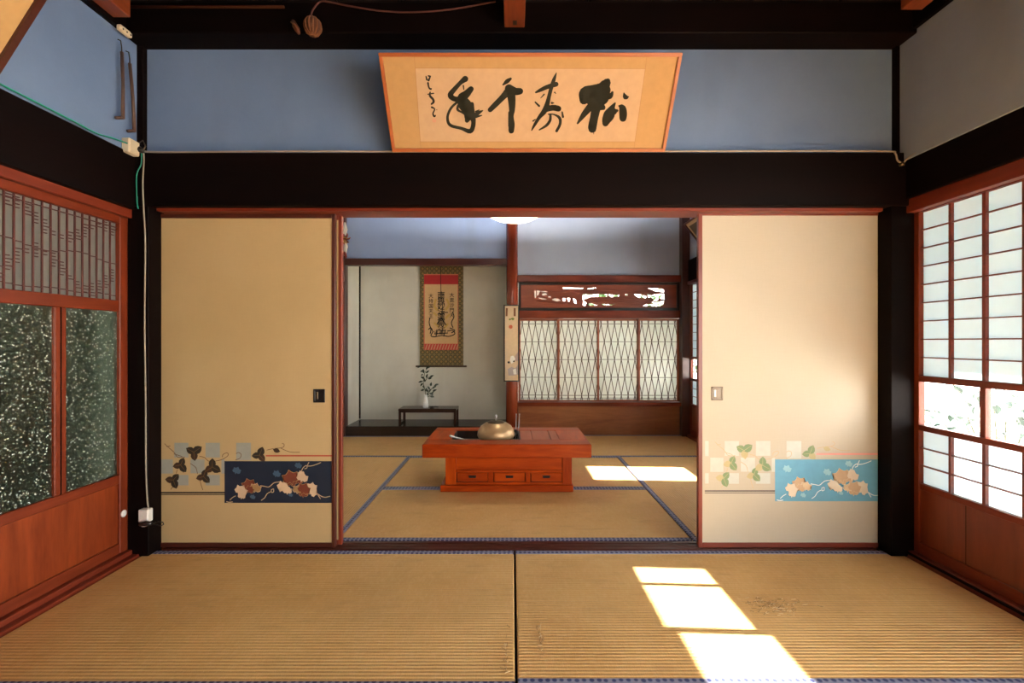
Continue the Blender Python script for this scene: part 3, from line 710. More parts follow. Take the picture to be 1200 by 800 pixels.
# ------------------------------------------------------------------ calligraphy frame above the lintel
def tilted_frame():
    A = Vector((-.607, 2.340, 2.064)); B = Vector((.775, 2.340, 2.064))
    up = Vector((0, -.243, .350)); Wd = (B - A).length; Hh = up.length
    u = (B - A).normalized(); v = up.normalized(); n = u.cross(v).normalized()
    if n.y > 0: n = -n
    t = thing('framed_calligraphy', (A + B) / 2 , 'wide framed brush calligraphy in an orange-brown frame tilted over the black lintel', 'framed calligraphy')
    def bar(a0, a1, b0, b1, mat, name):
        m = MB(mat); vs = []
        for d in (-.014, .010):
            for a, b in ((a0, b0), (a1, b0), (a1, b1), (a0, b1)): vs.append(m.bm.verts.new(A + u * a + v * b + n * d))
        fs = [m.bm.faces.new([vs[i] for i in k]) for k in ((3, 2, 1, 0), (4, 5, 6, 7), (0, 1, 5, 4), (1, 2, 6, 5), (2, 3, 7, 6), (3, 0, 4, 7))]
        bmesh.ops.recalc_face_normals(m.bm, faces=m.bm.faces[:])
        bmesh.ops.bevel(m.bm, geom=m.bm.edges[:], offset=.002, segments=2, affect='EDGES')
        return m.build(name, t)
    fw = .016
    bar(0, Wd, 0, fw, FRAMEW('x'), 'bottom_moulding'); bar(0, Wd, Hh - fw, Hh, FRAMEW('x'), 'top_moulding')
    bar(0, fw, fw, Hh - fw, FRAMEW('z'), 'side_moulding'); bar(Wd - fw, Wd, fw, Hh - fw, FRAMEW('z'), 'side_moulding')
    m = MB(MOUNT)
    pb = lambda a, b, d: A + u * a + v * b + n * d
    m.poly([pb(fw * .6, fw * .6, 0), pb(Wd - fw * .6, fw * .6, 0), pb(Wd - fw * .6, Hh - fw * .6, 0), pb(fw * .6, Hh - fw * .6, 0)])
    m.use(P('backing_board', (.25, .14, .07), .8)); m.poly([pb(fw * .6, fw * .6, -.008), pb(fw * .6, Hh - fw * .6, -.008), pb(Wd - fw * .6, Hh - fw * .6, -.008), pb(Wd - fw * .6, fw * .6, -.008)])
    m.build('silk_mount', t)
    m = MB(PAPERC); sh = Sheet(m, A, n, .0003)
    sh.poly([(486.5, 79.8), (756.2, 80.4), (744, 166), (492.6, 166)])
    m.use(P('mount_edge_line', (.38, .20, .08), .8)); sh.layer = 2
    for a, b in (((486.5, 79.8), (756.2, 80.4)), ((744, 166), (492.6, 166)), ((756.2, 80.4), (744, 166)), ((486.5, 79.8), (492.6, 166))): sh.stroke([a + (.7,), b + (.7,)], False, 1)
    for a, b in (((485.5, 66), (486.5, 79.8)), ((758, 66), (756.2, 80.4)), ((744, 166), (742.5, 178)), ((492.6, 166), (493.5, 178))): sh.stroke([a + (.6,), b + (.6,)], False, 1)
    m.build('paper_sheet', t)
    m = MB(INK); sh = Sheet(m, A, n, .0007)
    def ink(ox, strokes, k=8.89):
        for i, s in enumerate(strokes):
            sh.layer = 2 + .06 * i
            sh.stroke([(ox + x / k, 80 + y / k, w / k * 1.12) for x, y, w in s])
    ink(480, [[(580, 110, 58), (530, 150, 40), (470, 215, 44), (425, 275, 52), (450, 310, 50), (500, 325, 50)], [(640, 215, 52), (590, 270, 72), (545, 310, 90), (570, 370, 120), (612, 430, 112), (615, 490, 90), (598, 545, 40)], [(650, 370, 36), (655, 440, 40), (660, 500, 50), (660, 540, 44)],
              [(665, 500, 40), (720, 462, 34), (762, 440, 10)], [(690, 505, 26), (752, 490, 10)], [(690, 450, 16), (725, 432, 8)], [(492, 355, 22), (435, 410, 24), (398, 490, 24), (402, 560, 28), (440, 600, 30), (540, 625, 30), (630, 655, 44), (662, 600, 42), (666, 530, 44)], [(505, 390, 22), (500, 430, 24), (540, 455, 18), (570, 470, 24)], [(560, 180, 14), (565, 220, 10)]])
    m.build('brush_character', t)
    m = MB(INK); sh = Sheet(m, A, n, .0007)
    ink(560, [[(342, 108, 22), (305, 135, 40), (262, 172, 14)], [(330, 225, 80), (260, 300, 56), (190, 370, 52), (128, 432, 46)], [(325, 205, 70), (390, 240, 70), (438, 238, 62)], [(325, 210, 80), (350, 300, 76), (356, 430, 56), (348, 500, 44), (352, 580, 58), (348, 650, 52)], [(330, 460, 26), (332, 600, 30)]])
    m.build('brush_character', t)
    m = MB(INK); sh = Sheet(m, A, n, .0007)
    ink(560, [[(818, 48, 8), (795, 110, 32), (768, 190, 36), (742, 290, 36), (720, 380, 46), (690, 450, 50), (640, 510, 34), (590, 590, 26), (560, 645, 10)], [(815, 165, 46), (720, 195, 40), (655, 225, 34), (605, 250, 18)], [(598, 352, 14), (638, 392, 20)], [(700, 430, 50), (780, 410, 56), (838, 420, 56)],
              [(755, 480, 22), (752, 540, 26), (712, 596, 26), (640, 640, 12)], [(735, 478, 12), (790, 480, 14), (850, 515, 28), (856, 580, 26), (820, 652, 26)], [(878, 455, 14), (886, 505, 22)], [(772, 360, 22), (792, 362, 8)], [(690, 270, 14), (655, 310, 6)], [(800, 250, 14), (812, 262, 6)], [(575, 548, 14), (600, 530, 8)]])
    m.build('brush_character', t)
    m = MB(INK); sh = Sheet(m, A, n, .0007)
    ink(660, [[(215, 330, 84), (232, 260, 120), (310, 235, 110), (400, 205, 100), (445, 160, 90), (465, 130, 46)], [(290, 300, 150), (360, 320, 150), (400, 280, 160), (450, 220, 80)], [(440, 280, 90), (490, 290, 50), (512, 250, 22)], [(330, 380, 120), (400, 400, 70), (425, 420, 22)], [(290, 390, 70), (215, 480, 52), (150, 572, 18)],
              [(345, 400, 90), (325, 500, 78), (305, 600, 80), (303, 630, 76)], [(316, 640, 8), (318, 685, 5)], [(540, 362, 16), (505, 420, 60), (480, 480, 104), (450, 540, 84), (440, 572, 60)], [(520, 450, 70), (562, 440, 24)], [(582, 392, 18), (615, 410, 62), (624, 470, 74), (622, 520, 66)], [(632, 256, 10), (648, 300, 46), (684, 294, 6)]])
    m.build('brush_character', t)
    m = MB(FINEINK); sh = Sheet(m, A, n, .0008)
    ink(480, [[(172, 85, 12), (180, 118, 16)], [(195, 78, 12), (214, 84, 18)], [(214, 92, 12), (198, 125, 20)], [(192, 152, 18), (202, 200, 14), (222, 216, 18), (228, 208, 6)], [(190, 270, 10), (250, 260, 12)], [(215, 248, 12), (212, 285, 20), (244, 322, 22), (250, 350, 22), (228, 372, 16)], [(232, 405, 18), (262, 425, 12), (244, 470, 14), (258, 500, 18), (272, 488, 8)], [(284, 432, 9)]])
    m.use(SEAL)
    for r in ((242, 525, 250, 560), (256, 525, 262, 560), (268, 525, 274, 560), (242, 525, 274, 530), (242, 556, 274, 561)): sh.layer = 3; sh.rect(480 + r[0] / 8.89, 80 + r[1] / 8.89, 480 + r[2] / 8.89, 80 + r[3] / 8.89)
    m.build('signature', t)
    for sx in (.25, 1.13):
        MB(IRON).tube([A + u * sx + v * (Hh - .03) - n * .014, Vector(((A + u * sx).x, 2.398, 2.46))], .002, 6).build('hanging_cord', t)
tilted_frame()

def side_frame(pts_near, pts_far, n_hint, name, label, fw, mats, matw=.05):
    """a tilted frame on a side wall: bottom-far, top-far corners plus run direction along y"""
    (bf, tf), run = pts_far, pts_near
    A = Vector(bf); up = Vector(tf) - A; Hh = up.length; v = up.normalized(); u = Vector((0, -1, 0)); Wd = run
    n = u.cross(v).normalized()
    if n.dot(Vector(n_hint)) < 0: n = -n
    t = thing(name, A + u * Wd / 2, label, 'picture frame')
    pb = lambda a, b, d: A + u * a + v * b + n * d
    def slab(a0, a1, b0, b1, d0, d1, mat, nm):
        m = MB(mat); vs = [m.bm.verts.new(pb(a, b, d)) for d in (d0, d1) for a, b in ((a0, b0), (a1, b0), (a1, b1), (a0, b1))]
        [m.bm.faces.new([vs[i] for i in k]) for k in ((3, 2, 1, 0), (4, 5, 6, 7), (0, 1, 5, 4), (1, 2, 6, 5), (2, 3, 7, 6), (3, 0, 4, 7))]
        bmesh.ops.recalc_face_normals(m.bm, faces=m.bm.faces[:]); m.build(nm, t)
    slab(0, Wd, 0, fw, -.012, .012, mats[0], 'bottom_moulding'); slab(0, Wd, Hh - fw, Hh, -.012, .012, mats[0], 'top_moulding')
    slab(0, fw, fw, Hh - fw, -.012, .012, mats[0], 'side_moulding'); slab(Wd - fw, Wd, fw, Hh - fw, -.012, .012, mats[0], 'side_moulding')
    slab(fw * .5, Wd - fw * .5, fw * .5, Hh - fw * .5, -.010, 0, mats[1], 'mount')
    slab(fw + matw, Wd - fw - matw, fw + matw, Hh - fw - matw, -.002, .001, mats[2], 'picture_sheet')
side_frame(1.2, ((-1.912, 1.705, 2.082), (-1.672, 1.705, 2.462)), (1, 0, 0), 'framed_picture', 'large brown-framed picture with an ochre mount leaning out over the glazed doors', .022, (DRED('y'), plain('ochre_board', (.50, .30, .12), .8), PAPERC), .16)
side_frame(.9, ((2.045, 5.05, 2.19), (1.885, 5.05, 2.39)), (-1, 0, 0), 'framed_picture', 'small dark-framed picture high up in the far corner above the black lintel', .02, (DRED('y'), plain('pale_mount', (.55, .40, .22), .8), plain('dim_picture', (.12, .09, .05), .7)), .035)

# ------------------------------------------------------------------ hanging scroll in the alcove
def hanging_scroll():
    Y = 5.845
    X = lambda px: (px - 600) / F * Y
    Z = lambda py: H + (400 - py) / F * Y
    t = thing('hanging_scroll', (X(517), Y, Z(429)), 'hanging scroll with black brush characters and a green-gold brocade border on the alcove wall', 'hanging scroll')
    m = MB(BROCADE).box(X(492), X(543), Y - .003, Y + .002, Z(428), Z(280), 0); m.build('brocade_border', t)
    m = MB(wood('scroll_roller', (.05, .025, .012), (.09, .045, .02), 'x', .4)).tube([(X(487.5), Y - .008, Z(429)), (X(547), Y - .008, Z(429))], .012, 10); m.build('roller', t)
    m = MB(P('red_silk', (.42, .015, .018), .7)); sh = Sheet(m, (0, Y - .003, 0), (0, -1, 0), .0004); sh.rect(497, 321.5, 537, 333)
    m.use(P('pink_edge', (.55, .16, .09), .7)); sh.layer = 1.5; sh.rect(496.6, 321, 537.2, 322.2); sh.rect(496.6, 333, 497.8, 410); sh.rect(536.2, 333, 537.2, 410)
    m.use(P('red_hatch', (.50, .06, .04), .7)); sh.rect(497, 402.6, 537, 410)
    m.use(P('hatch_gold', (.55, .30, .16), .7)); sh.layer = 3
    for i in range(12): x = 498 + i * 3.3; sh.poly([(x, 409.5), (x + 1.1, 409.5), (x + 3.2, 403.2), (x + 2.2, 403.2)])
    m.build('silk_band', t)
    m = MB(P('scroll_paper', (.60, .40, .20), .85, 0, .2)); sh = Sheet(m, (0, Y - .003, 0), (0, -1, 0), .0004); sh.rect(497.8, 333, 536.4, 402.6)
    m.build('scroll_paper', t)
    m = MB(FINEINK); sh = Sheet(m, (0, Y - .003, 0), (0, -1, 0), .0008)
    for i, ch in enumerate('南無妙法蓮華経'): sh.text(ch, 517, 346.5 + i * 6.3, 9.6, .95)
    for i, ch in enumerate('大持国天王'): sh.text(ch, 505, 347 + i * 8.4 * .7, 5.6)
    for i, ch in enumerate('大毘沙門天'): sh.text(ch, 529.5, 346 + i * 8.4 * .7, 5.6)
    for i, ch in enumerate('日蓮'): sh.text(ch, 517, 389.5 + i * 0 , 6) if i == 1 else sh.text(ch, 511, 390, 5)
    for pts in (((504, 372), (503, 378), (505, 386), (504, 391)), ((530, 365), (532, 371), (529, 378), (531, 384)), ((508, 388), (505, 393), (509, 394.5), (518, 393), (526, 394), (533, 391), (530, 387), (524, 388)), ((512, 386), (511, 394)), ((522, 386), (520, 394)), ((517, 372), (512, 380)), ((517, 372), (523, 381)), ((517, 366), (525, 366)), ((509, 391), (525, 390)),
                ((502, 386), (505, 384), (507, 388)), ((527, 384), (533, 387), (529, 390))):
        sh.layer = 2; sh.stroke([p + (1.15,) for p in pts], False, 4)
    m.use(GOLD); sh.layer = 1
    for pts in (((511, 350), (509, 358), (513, 364)), ((523, 350), (526, 357), (522, 363)), ((508, 366), (512, 370)), ((527, 368), (522, 373)), ((509, 378), (514, 383)), ((525, 379), (521, 384))): sh.stroke([p + (2.4,) for p in pts], False, 3)
    m.build('brush_characters', t)
    MB(FINEINK).tube([(X(516.6), Y - .006, Z(300)), (X(516.8), Y - .006, Z(344))], .004, 6).build('hanging_ribbon', t)
hanging_scroll()

# narrow painting on the alcove post
def post_painting():
    Y = 5.282
    X = lambda px: (px - 600) / F * Y
    Z = lambda py: H + (400 - py) / F * Y
    t = thing('narrow_painting', (X(599.5), Y, Z(447)), 'tall narrow black-framed painting of a white crane hung on the round alcove post', 'painting')
    a0, a1, b0, b1 = X(590.3), X(608.6), Z(447), Z(357)
    for r, nm in (((a0, a0 + .014, b0, b1), 'frame_side'), ((a1 - .014, a1, b0, b1), 'frame_side'), ((a0 + .014, a1 - .014, b0, b0 + .014), 'frame_bottom'), ((a0 + .014, a1 - .014, b1 - .014, b1), 'frame_top')):
        MB(BLACK).box(r[0], r[1], Y - .009, Y + .009, r[2], r[3], .002).build(nm, t)
    m = MB(P('painting_silk', (.66, .50, .32), .8)); m.box(a0 + .008, a1 - .008, Y - .002, Y + .004, b0 + .008, b1 - .008, 0)
    sh = Sheet(m, (0, Y - .002, 0), (0, -1, 0), .0004)
    q = lambda x, y: (570 + x / 7.27, 345 + y / 7.27)
    for col, items in (((.20, .08, .035), [((165, 115), (182, 115), (180, 185), (163, 185)), ((232, 115), (250, 115), (250, 185), (232, 185))]), ((.16, .22, .05), [((188, 212), (200, 202), (214, 212), (200, 220)), ((214, 210), (226, 196), (240, 206), (226, 222)), ((206, 206), (220, 196), (226, 204), (214, 212))]),
                       ((.42, .36, .34), [((180, 635), (215, 615), (245, 630), (275, 590), (275, 680), (230, 690), (188, 690))]), ((.5, .36, .32), [((240, 530), (275, 480), (275, 560), (250, 570))]),
                       ((.80, .78, .72), [((200, 560), (208, 525), (230, 520), (245, 545), (240, 570), (215, 590)), ((225, 640), (250, 630), (258, 680), (232, 680))]), ((.015, .015, .015), [((178, 572), (196, 568), (202, 584), (186, 588)), ((226, 566), (243, 560), (240, 574), (228, 575))])):
        m.use(P('paint_%d' % int(col[0] * 1000), col, .8))
        for it in items: sh.layer += .2; sh.poly([q(*p) for p in it])
    m.use(P('paint_red', (.55, .12, .05), .8)); sh.layer += .5; sh.disc(*q(207, 275), 2.3, 10)
    m.build('painted_panel', t)
    MB(IRON).tube([(X(594), Y, b1), (X(599.5), Y + .006, b1 + .05), (X(605), Y, b1)], .0015, 5).build('hanging_cord', t)
post_painting()

# ------------------------------------------------------------------ alcove table, vase, branch
def alcove_table():
    x0, x1, y0, y1, zf = -1.352, -.662, 5.475, 5.74, .110
    zt = .300
    T = lambda ax: wood('dark_lacquer_table', (.028, .012, .008), (.055, .024, .015), ax, .2, 7)
    t = thing('alcove_table', ((x0 + x1) / 2, (y0 + y1) / 2, zf), 'low dark lacquered stand in the alcove carrying the white vase', 'low table')
    MB(T('x')).box(x0, x1, y0, y1, zt - .026, zt, .004).build('table_top', t)
    for x in (x0 + .002, x1 - .030):
        for y in (y0 + .004, y1 - .032): MB(T('z')).box(x, x + .028, y, y + .028, zf, zt - .026, .003).build('leg', t)
    for y in (y0 + .008, y1 - .022): MB(T('x')).box(x0 + .03, x1 - .03, y, y + .014, zt - .046, zt - .026, .001).build('apron', t)
    for x in (x0 + .008, x1 - .024): MB(T('y')).box(x, x + .016, y0 + .03, y1 - .03, zf + .0, zf + .022, .001).build('stretcher', t)
    return zt
zt = alcove_table()
VX, VY = -1.045, 5.58
m = MB(PORC).lathe((VX, VY, zt), [(.0, .0), (.030, .0), (.034, .01), (.033, .04), (.026, .09), (.021, .12), (.021, .145), (.024, .155), (.020, .156), (.016, .13), (0, .05)], 24)
tag(m.build('vase'), 'slim white porcelain vase on the low dark stand in the alcove', 'vase')
def leaf_blade(m, p, d, up, L, w):
    d = d.normalized(); s = d.cross(up)
    s = s.normalized() if s.length > 1e-4 else Vector((1, 0, 0)); n = s.cross(d)
    prof = [(0, 0), (.2, .7), (.45, 1), (.7, .75), (1, 0)]
    mid = [p + d * L * a - n * L * .25 * a * a for a, _ in prof]
    lft = [q + s * w * b + n * w * .25 * b for q, (a, b) in zip(mid, prof)]; rgt = [q - s * w * b + n * w * .25 * b for q, (a, b) in zip(mid, prof)]
    for side in (lft, rgt):
        for i in range(4):
            pts = [mid[i], mid[i + 1], side[i + 1], side[i]]
            if i == 0: pts = [mid[0], mid[1], side[1]]
            if i == 3: pts = [mid[3], mid[4], side[3]]
            m.poly(pts)
def branch():
    t = thing('leafy_branch', (VX, VY, zt + .06), 'leafy green cut branch standing in the white vase', 'branch')
    Y = VY; Pt = lambda x, y, dy=0: at(450 + x / 8, 420 + y / 8, Y + dy)
    base = Vector((VX, VY, zt + .06))
    stems = [[base, Pt(398, 372), Pt(385, 300, -.01), Pt(368, 220, .01), Pt(380, 140), Pt(405, 85, .02)], [base, Pt(402, 372), Pt(415, 320, .02), Pt(450, 280, .03), Pt(500, 245, .03)], [Pt(385, 215), Pt(405, 180, .02), Pt(440, 165, .03)], [base, Pt(405, 360), Pt(430, 350, -.03), Pt(455, 355, -.04)]]
    m = MB(STEM)
    for s in stems: m.tube(s, [.004] * (len(s) - 1) + [.0015], 6)
    m.build('stem', t)
    m = MB(LEAF); R = random.Random(5)
    for x, y, a in ((330, 75, 200), (402, 88, 60), (352, 118, 190), (405, 125, 40), (420, 80, 30), (352, 155, 210), (400, 165, 70), (430, 185, 20), (445, 165, 30), (345, 215, 195), (378, 200, 110), (350, 245, 220), (370, 265, 250), (358, 295, 190), (440, 240, 80), (465, 270, 50), (490, 245, 20), (420, 275, 120), (430, 300, 60), (455, 320, 50), (470, 300, 30), (410, 330, 100), (440, 330, -20), (448, 355, -10), (405, 300, 130), (370, 120, 100), (395, 290, 80), (365, 180, 150), (480, 255, 70)):
        a = math.radians(a); d = Vector((math.cos(a), R.uniform(-.5, .5), math.sin(a)))
        p = Pt(x, y, R.uniform(-.03, .03)) - d * .025
        leaf_blade(m, p, d, Vector((R.uniform(-.3, .3), -1, R.uniform(.2, .8))), R.uniform(.045, .06), R.uniform(.011, .015))
    m.build('leaves', t)
branch()
t = thing('incense_burner', (-.955, 5.55, zt), 'small dark dish beside the vase on the alcove stand', 'dish')
MB(IRON).lathe((-.965, 5.55, zt), [(0, 0), (.020, 0), (.028, .010), (.030, .018), (.026, .018), (.02, .008), (0, .008)], 16).build('bowl', t)
MB(IRON).tube([(-.94, 5.55, zt + .013), (-.92, 5.55, zt + .018), (-.885, 5.55, zt + .010)], [.005, .006, .004], 8).build('spout', t)

# ------------------------------------------------------------------ low table with fire box
TX0, TX1, TY0, TY1 = -.635, .562, 3.25, 3.90
def low_table():
    t = thing('low_table', ((TX0 + TX1) / 2, (TY0 + TY1) / 2, 0), 'low glossy orange-red wooden table with three drawers and a sunken fire box', 'low table')
    z0, z1 = .278, .374
    fx0, fx1, fy0, fy1 = -.452, .062, 3.41, 3.77           # fire box opening
    T = TABLE
    MB(T('x')).box(TX0, TX1, TY0, fy0, z0, z1, .006).build('top_front_board', t)
    MB(T('x')).box(TX0, TX1, fy1, TY1, z0, z1, .006).build('top_back_board', t)
    MB(T('y')).box(TX0, fx0, fy0, fy1, z0, z1, .004).build('top_end_board', t)
    MB(T('y')).box(.352, TX1, fy0, fy1, z0, z1, .004).build('top_end_board', t)
    # plank lids over the right half of the well
    for a, b, nm in ((fx1 + .002, .150, 'lid_plank'), (.153, .288, 'lid_plank'), (.292, .350, 'lid_strip')):
        MB(wood('lid_plank_wood', (.26, .048, .018), (.38, .085, .035), 'y', .42, 7)).box(a, b, fy0 + .002, fy1 - .002, z1 - .03, z1 - .001, .003).build(nm, t)
    fb = MB(IRON)
    fb.box(fx0, fx1, fy0, fy1, z0 - .06, z0 - .05, 0).box(fx0, fx0 + .006, fy0, fy1, z0 - .05, z1 - .004, 0).box(fx1 - .006, fx1, fy0, fy1, z0 - .05, z1 - .004, 0).box(fx0, fx1, fy0, fy0 + .006, z0 - .05, z1 - .004, 0).box(fx0, fx1, fy1 - .006, fy1, z0 - .05, z1 - .004, 0)
    fb.build('fire_box_liner', t)
    MB(P('grey_ash', (.20, .19, .18), .95)).box(fx0 + .006, fx1 - .006, fy0 + .006, fy1 - .006, z0 - .05, z0 + .03, .004).build('ash_bed', t)
    # body
    bx0, bx1, by0, by1 = -.487, .438, 3.372, 3.79
    MB(T('x')).box(-.522, .447, 3.355, 3.81, .003, .052, .004).build('plinth', t)
    MB(T('z')).box(bx0, bx0 + .078, by0, by0 + .05, .052, z0, .003).build('corner_post', t)
    MB(T('z')).box(bx1 - .070, bx1, by0, by0 + .05, .052, z0, .003).build('corner_post', t)
    MB(T('z')).box(bx0, bx0 + .078, by1 - .05, by1, .052, z0, .003).build('corner_post', t)
    MB(T('z')).box(bx1 - .070, bx1, by1 - .05, by1, .052, z0, .003).build('corner_post', t)
    MB(T('x')).box(bx0 + .07, bx1 - .06, by0 + .016, by1 - .016, .052, z0 - .062, .001).build('body_case', t)
    MB(T('x')).box(bx0 + .078, bx1 - .07, by0 + .010, by0 + .03, .170, z0, .001).build('upper_panel', t)
    MB(T('x')).box(bx0 + .078, bx1 - .07, by0 + .002, by0 + .03, .140, .158, .002).build('drawer_rail', t)
    MB(T('x')).box(bx0 + .078, bx1 - .07, by0 + .002, by0 + .03, .052, .070, .002).build('drawer_rail', t)
    for s in ((bx0 + .001, bx0 + .012), (bx1 - .012, bx1 - .001)): MB(T('y')).box(s[0], s[1], by0 + .05, by1 - .05, .052, z0, .001).build('side_panel', t)
    w = .225; x = bx0 + .084
    for i in range(3):
        d = MB(T('x')).box(x, x + w, by0 + .004, by0 + .024, .074, .138, .003); d.use(P('drawer_gap', (.03, .008, .004), .6))
        d.box(x - .004, x + w + .004, by0 + .014, by0 + .0165, .070, .141, 0)
        o = d.build('drawer', t)
        hd = MB(BLACK); cx = x + w / 2
        hd.box(cx - .026, cx + .026, by0 + .002, by0 + .006, .100, .116, .002); hd.box(cx - .030, cx + .030, by0 - .001, by0 + .005, .115, .119, .001)
        hd.build('drawer_pull', o)
        x += w + .0465
        if i < 2: MB(T('z')).box(x - .042, x - .006, by0 + .002, by0 + .03, .070, .140, .002).build('drawer_divider', t)
low_table()
t = thing('iron_kettle', (-.124, 3.58, .31), 'wide tan metal kettle with a dark lid over the fire box', 'kettle')
MB(CLAY).lathe((-.124, 3.58, .345), [(0, .0), (.10, .0), (.135, .010), (.146, .030), (.140, .065), (.118, .100), (.085, .122), (.06, .128), (0, .128)], 40).build('body', t)
l = MB(BRASS).lathe((-.124, 3.58, .473), [(0, -.004), (.066, -.004), (.068, .002), (.05, .010), (.02, .014), (0, .015)], 28).build('lid', t)
MB(STEEL).lathe((-.124, 3.58, .486), [(0, 0), (.007, 0), (.005, .018), (.010, .030), (.007, .044), (0, .047)], 14).build('lid_knob', l)
MB(IRON).tube([(.012, 3.58, .40), (.032, 3.575, .41), (.042, 3.57, .385)], [.012, .010, .008], 10).build('lug', t)
t = thing('trivet', (-.124, 3.58, .31), 'black iron trivet holding the kettle in the ash', 'trivet')
tv = [(-.124 + .105 * math.cos(2 * PI * k / 24), 3.58 + .105 * math.sin(2 * PI * k / 24), .341) for k in range(25)]
MB(IRON).tube(tv, .005, 8).build('ring', t)
for k in range(3):
    a = 2 * PI * k / 3 + .5
    MB(IRON).tube([(-.124 + .105 * math.cos(a), 3.58 + .105 * math.sin(a), .341), (-.124 + .112 * math.cos(a), 3.58 + .112 * math.sin(a), .3095)], .005, 8).build('leg', t)
for k, (dx, lab) in enumerate(((0, 'slim metal fire chopstick nearer the kettle, stuck upright in the ash'), (.016, 'slim metal fire chopstick nearer the plank lid, stuck upright in the ash'))):
    m = MB(STEEL).tube([(.030 + dx, 3.66, .305), (.034 + dx * 1.6, 3.665, .52)], [.0022, .003], 8).lathe((.0342 + dx * 1.6, 3.665, .518), [(0, 0), (.004, .002), (.004, .007), (0, .009)], 8)
    tag(m.build('fire_chopstick'), lab, 'fire chopstick', 'fire chopsticks')
t = thing('ash_scoop', (-.41, 3.45, .31), 'small grey metal ash scoop lying at the left end of the fire box', 'scoop')
MB(STEEL).tube([(-.462, 3.435, .398), (-.455, 3.44, .392), (-.40, 3.46, .375), (-.34, 3.49, .35)], [.009, .008, .006, .005], 8).build('handle', t)
MB(STEEL).box(-.35, -.29, 3.49, 3.55, .320, .325, .001).box(-.35, -.345, 3.49, 3.55, .32, .345, .001).box(-.35, -.29, 3.49, 3.495, .32, .345, .001).box(-.35, -.29, 3.545, 3.55, .32, .345, .001).build('blade', t)
t = thing('ash_leveller', (-.22, 3.44, .31), 'flat dark metal ash leveller lying left of the kettle', 'ash tool')
MB(STEEL).tube([(-.345, 3.415, .376), (-.33, 3.43, .366), (-.30, 3.44, .345)], [.004, .004, .003], 8).build('handle', t)
MB(IRON).poly([(-.30, 3.43, .345), (-.275, 3.42, .325), (-.268, 3.46, .325), (-.30, 3.46, .345)]).build('blade', t)

# ------------------------------------------------------------------ pendant lamp
t = thing('pendant_lamp', (.02, 3.9, 2.12), 'round white dish-shaped ceiling lamp, its lower edge showing under the black lintel', 'lamp')
MB(make_shoji('lamp_milk_glass', (.9, .88, .82), .6)).lathe((.02, 3.9, 2.12), [(0, 0), (.08, .003), (.16, .018), (.215, .045), (.232, .075), (.226, .078), (.2, .055), (.1, .02), (0, .014)], 40).build('lamp_shade', t)
MB(WHITEPL).lathe((.02, 3.9, 2.12), [(0, .07), (.05, .07), (.06, .10), (.03, .16), (0, .17)], 20).build('lamp_holder', t)
MB(WHITEPL).tube([(.02, 3.9, 2.28), (.02, 3.9, 2.776)], .004, 8).build('cord', t)

bulb = bpy.data.lights.new('lamp_bulb', 'POINT'); bulb.energy = 50; bulb.color = (1, .94, .84); bulb.shadow_soft_size = .03
bo = bpy.data.objects.new('lamp_bulb', bulb); COL.objects.link(bo); bo.parent = t; bo.location = (0, 0, .055)
# ------------------------------------------------------------------ small things on the front room walls
def hanger(x0, p0, p1, label):
    t = thing('hanging_bar', p1, label, 'hanging bar', 'wooden hanging bars')
    p0, p1 = Vector(p0), Vector(p1)
    MB(wood('old_bar_wood', (.05, .025, .018), (.12, .06, .04), 'z', .6)).tube([p0, p0.lerp(p1, .5) + Vector((.004, 0, 0)), p1], [.0075, .007, .0085], 8).build('bar', t)
    MB(IRON).tube([p0, p0 + Vector((-.006, .006, .03)), p0 + Vector((-.014, .010, .062)), p0 + Vector((-.028, .010, .068))], .0025, 6).build('wire_hook', t)
    MB(wood('old_bar_wood', (.05, .025, .018), (.12, .06, .04), 'z', .6)).tube([p1 + Vector((0, 0, .004)), p1 + Vector((-.012, -.028, -.010))], [.008, .007], 8).build('foot', t)
hanger(0, (-1.895, 2.238, 2.505), (-1.895, 2.243, 2.185), 'thin dark wooden bar hung on the blue wall, further from the corner')
hanger(0, (-1.895, 2.285, 2.478), (-1.900, 2.318, 2.155), 'thin dark wooden bar hung on the blue wall, nearest the corner and slightly askew')
t = thing('insulator', (-1.888, 2.245, 2.60), 'small pale porcelain cable cleat at the top of the blue wall corner', 'cable cleat')
MB(IVORYP).box(-1.905, -1.880, 2.215, 2.285, 2.600, 2.628, .005).build('body', t)
for y in (2.228, 2.25, 2.272): MB(IRON).lathe((-1.8795, y, 2.610), [(0, -.004), (.003, -.003), (.003, .003), (0, .004)], 8).build('screw', t)
t = thing('junction_box', (-1.90, 2.31, 2.055), 'beige cable junction box on the black lintel in the blue corner', 'junction box')
MB(IVORYP).box(-1.93, -1.890, 2.275, 2.340, 2.036, 2.108, .004).build('box', t)
MB(plain('ivory_cover', (.60, .50, .34), .5)).box(-1.891, -1.887, 2.280, 2.335, 2.041, 2.103, .002).build('cover', t)
def cable(name, pts, r, mat, label, n=8):
    P_ = [Vector(p) for p in pts]; Q = []
    for i in range(len(P_) - 1):
        a, b, c, d = P_[max(i - 1, 0)], P_[i], P_[i + 1], P_[min(i + 2, len(P_) - 1)]
        for k in range(5):
            s = k / 5; Q.append(.5 * ((2 * b) + (c - a) * s + (2 * a - 5 * b + 4 * c - d) * s * s + (3 * b - a - 3 * c + d) * s ** 3))
    Q.append(P_[-1])
    return tag(MB(mat).tube(Q, r, n).build(name), label, 'cable')
cable('green_cable', [(-1.915, REAR, 2.060), (-1.915, 0, 2.060), (-1.915, 1.2, 2.062), (-1.915, 1.70, 2.063), (-1.912, 2.0, 2.060), (-1.912, 2.12, 2.058), (-1.905, 2.2, 2.070), (-1.90, 2.276, 2.078)], .0038, GREENC, 'green cable lying along the black lintel above the glazed doors')
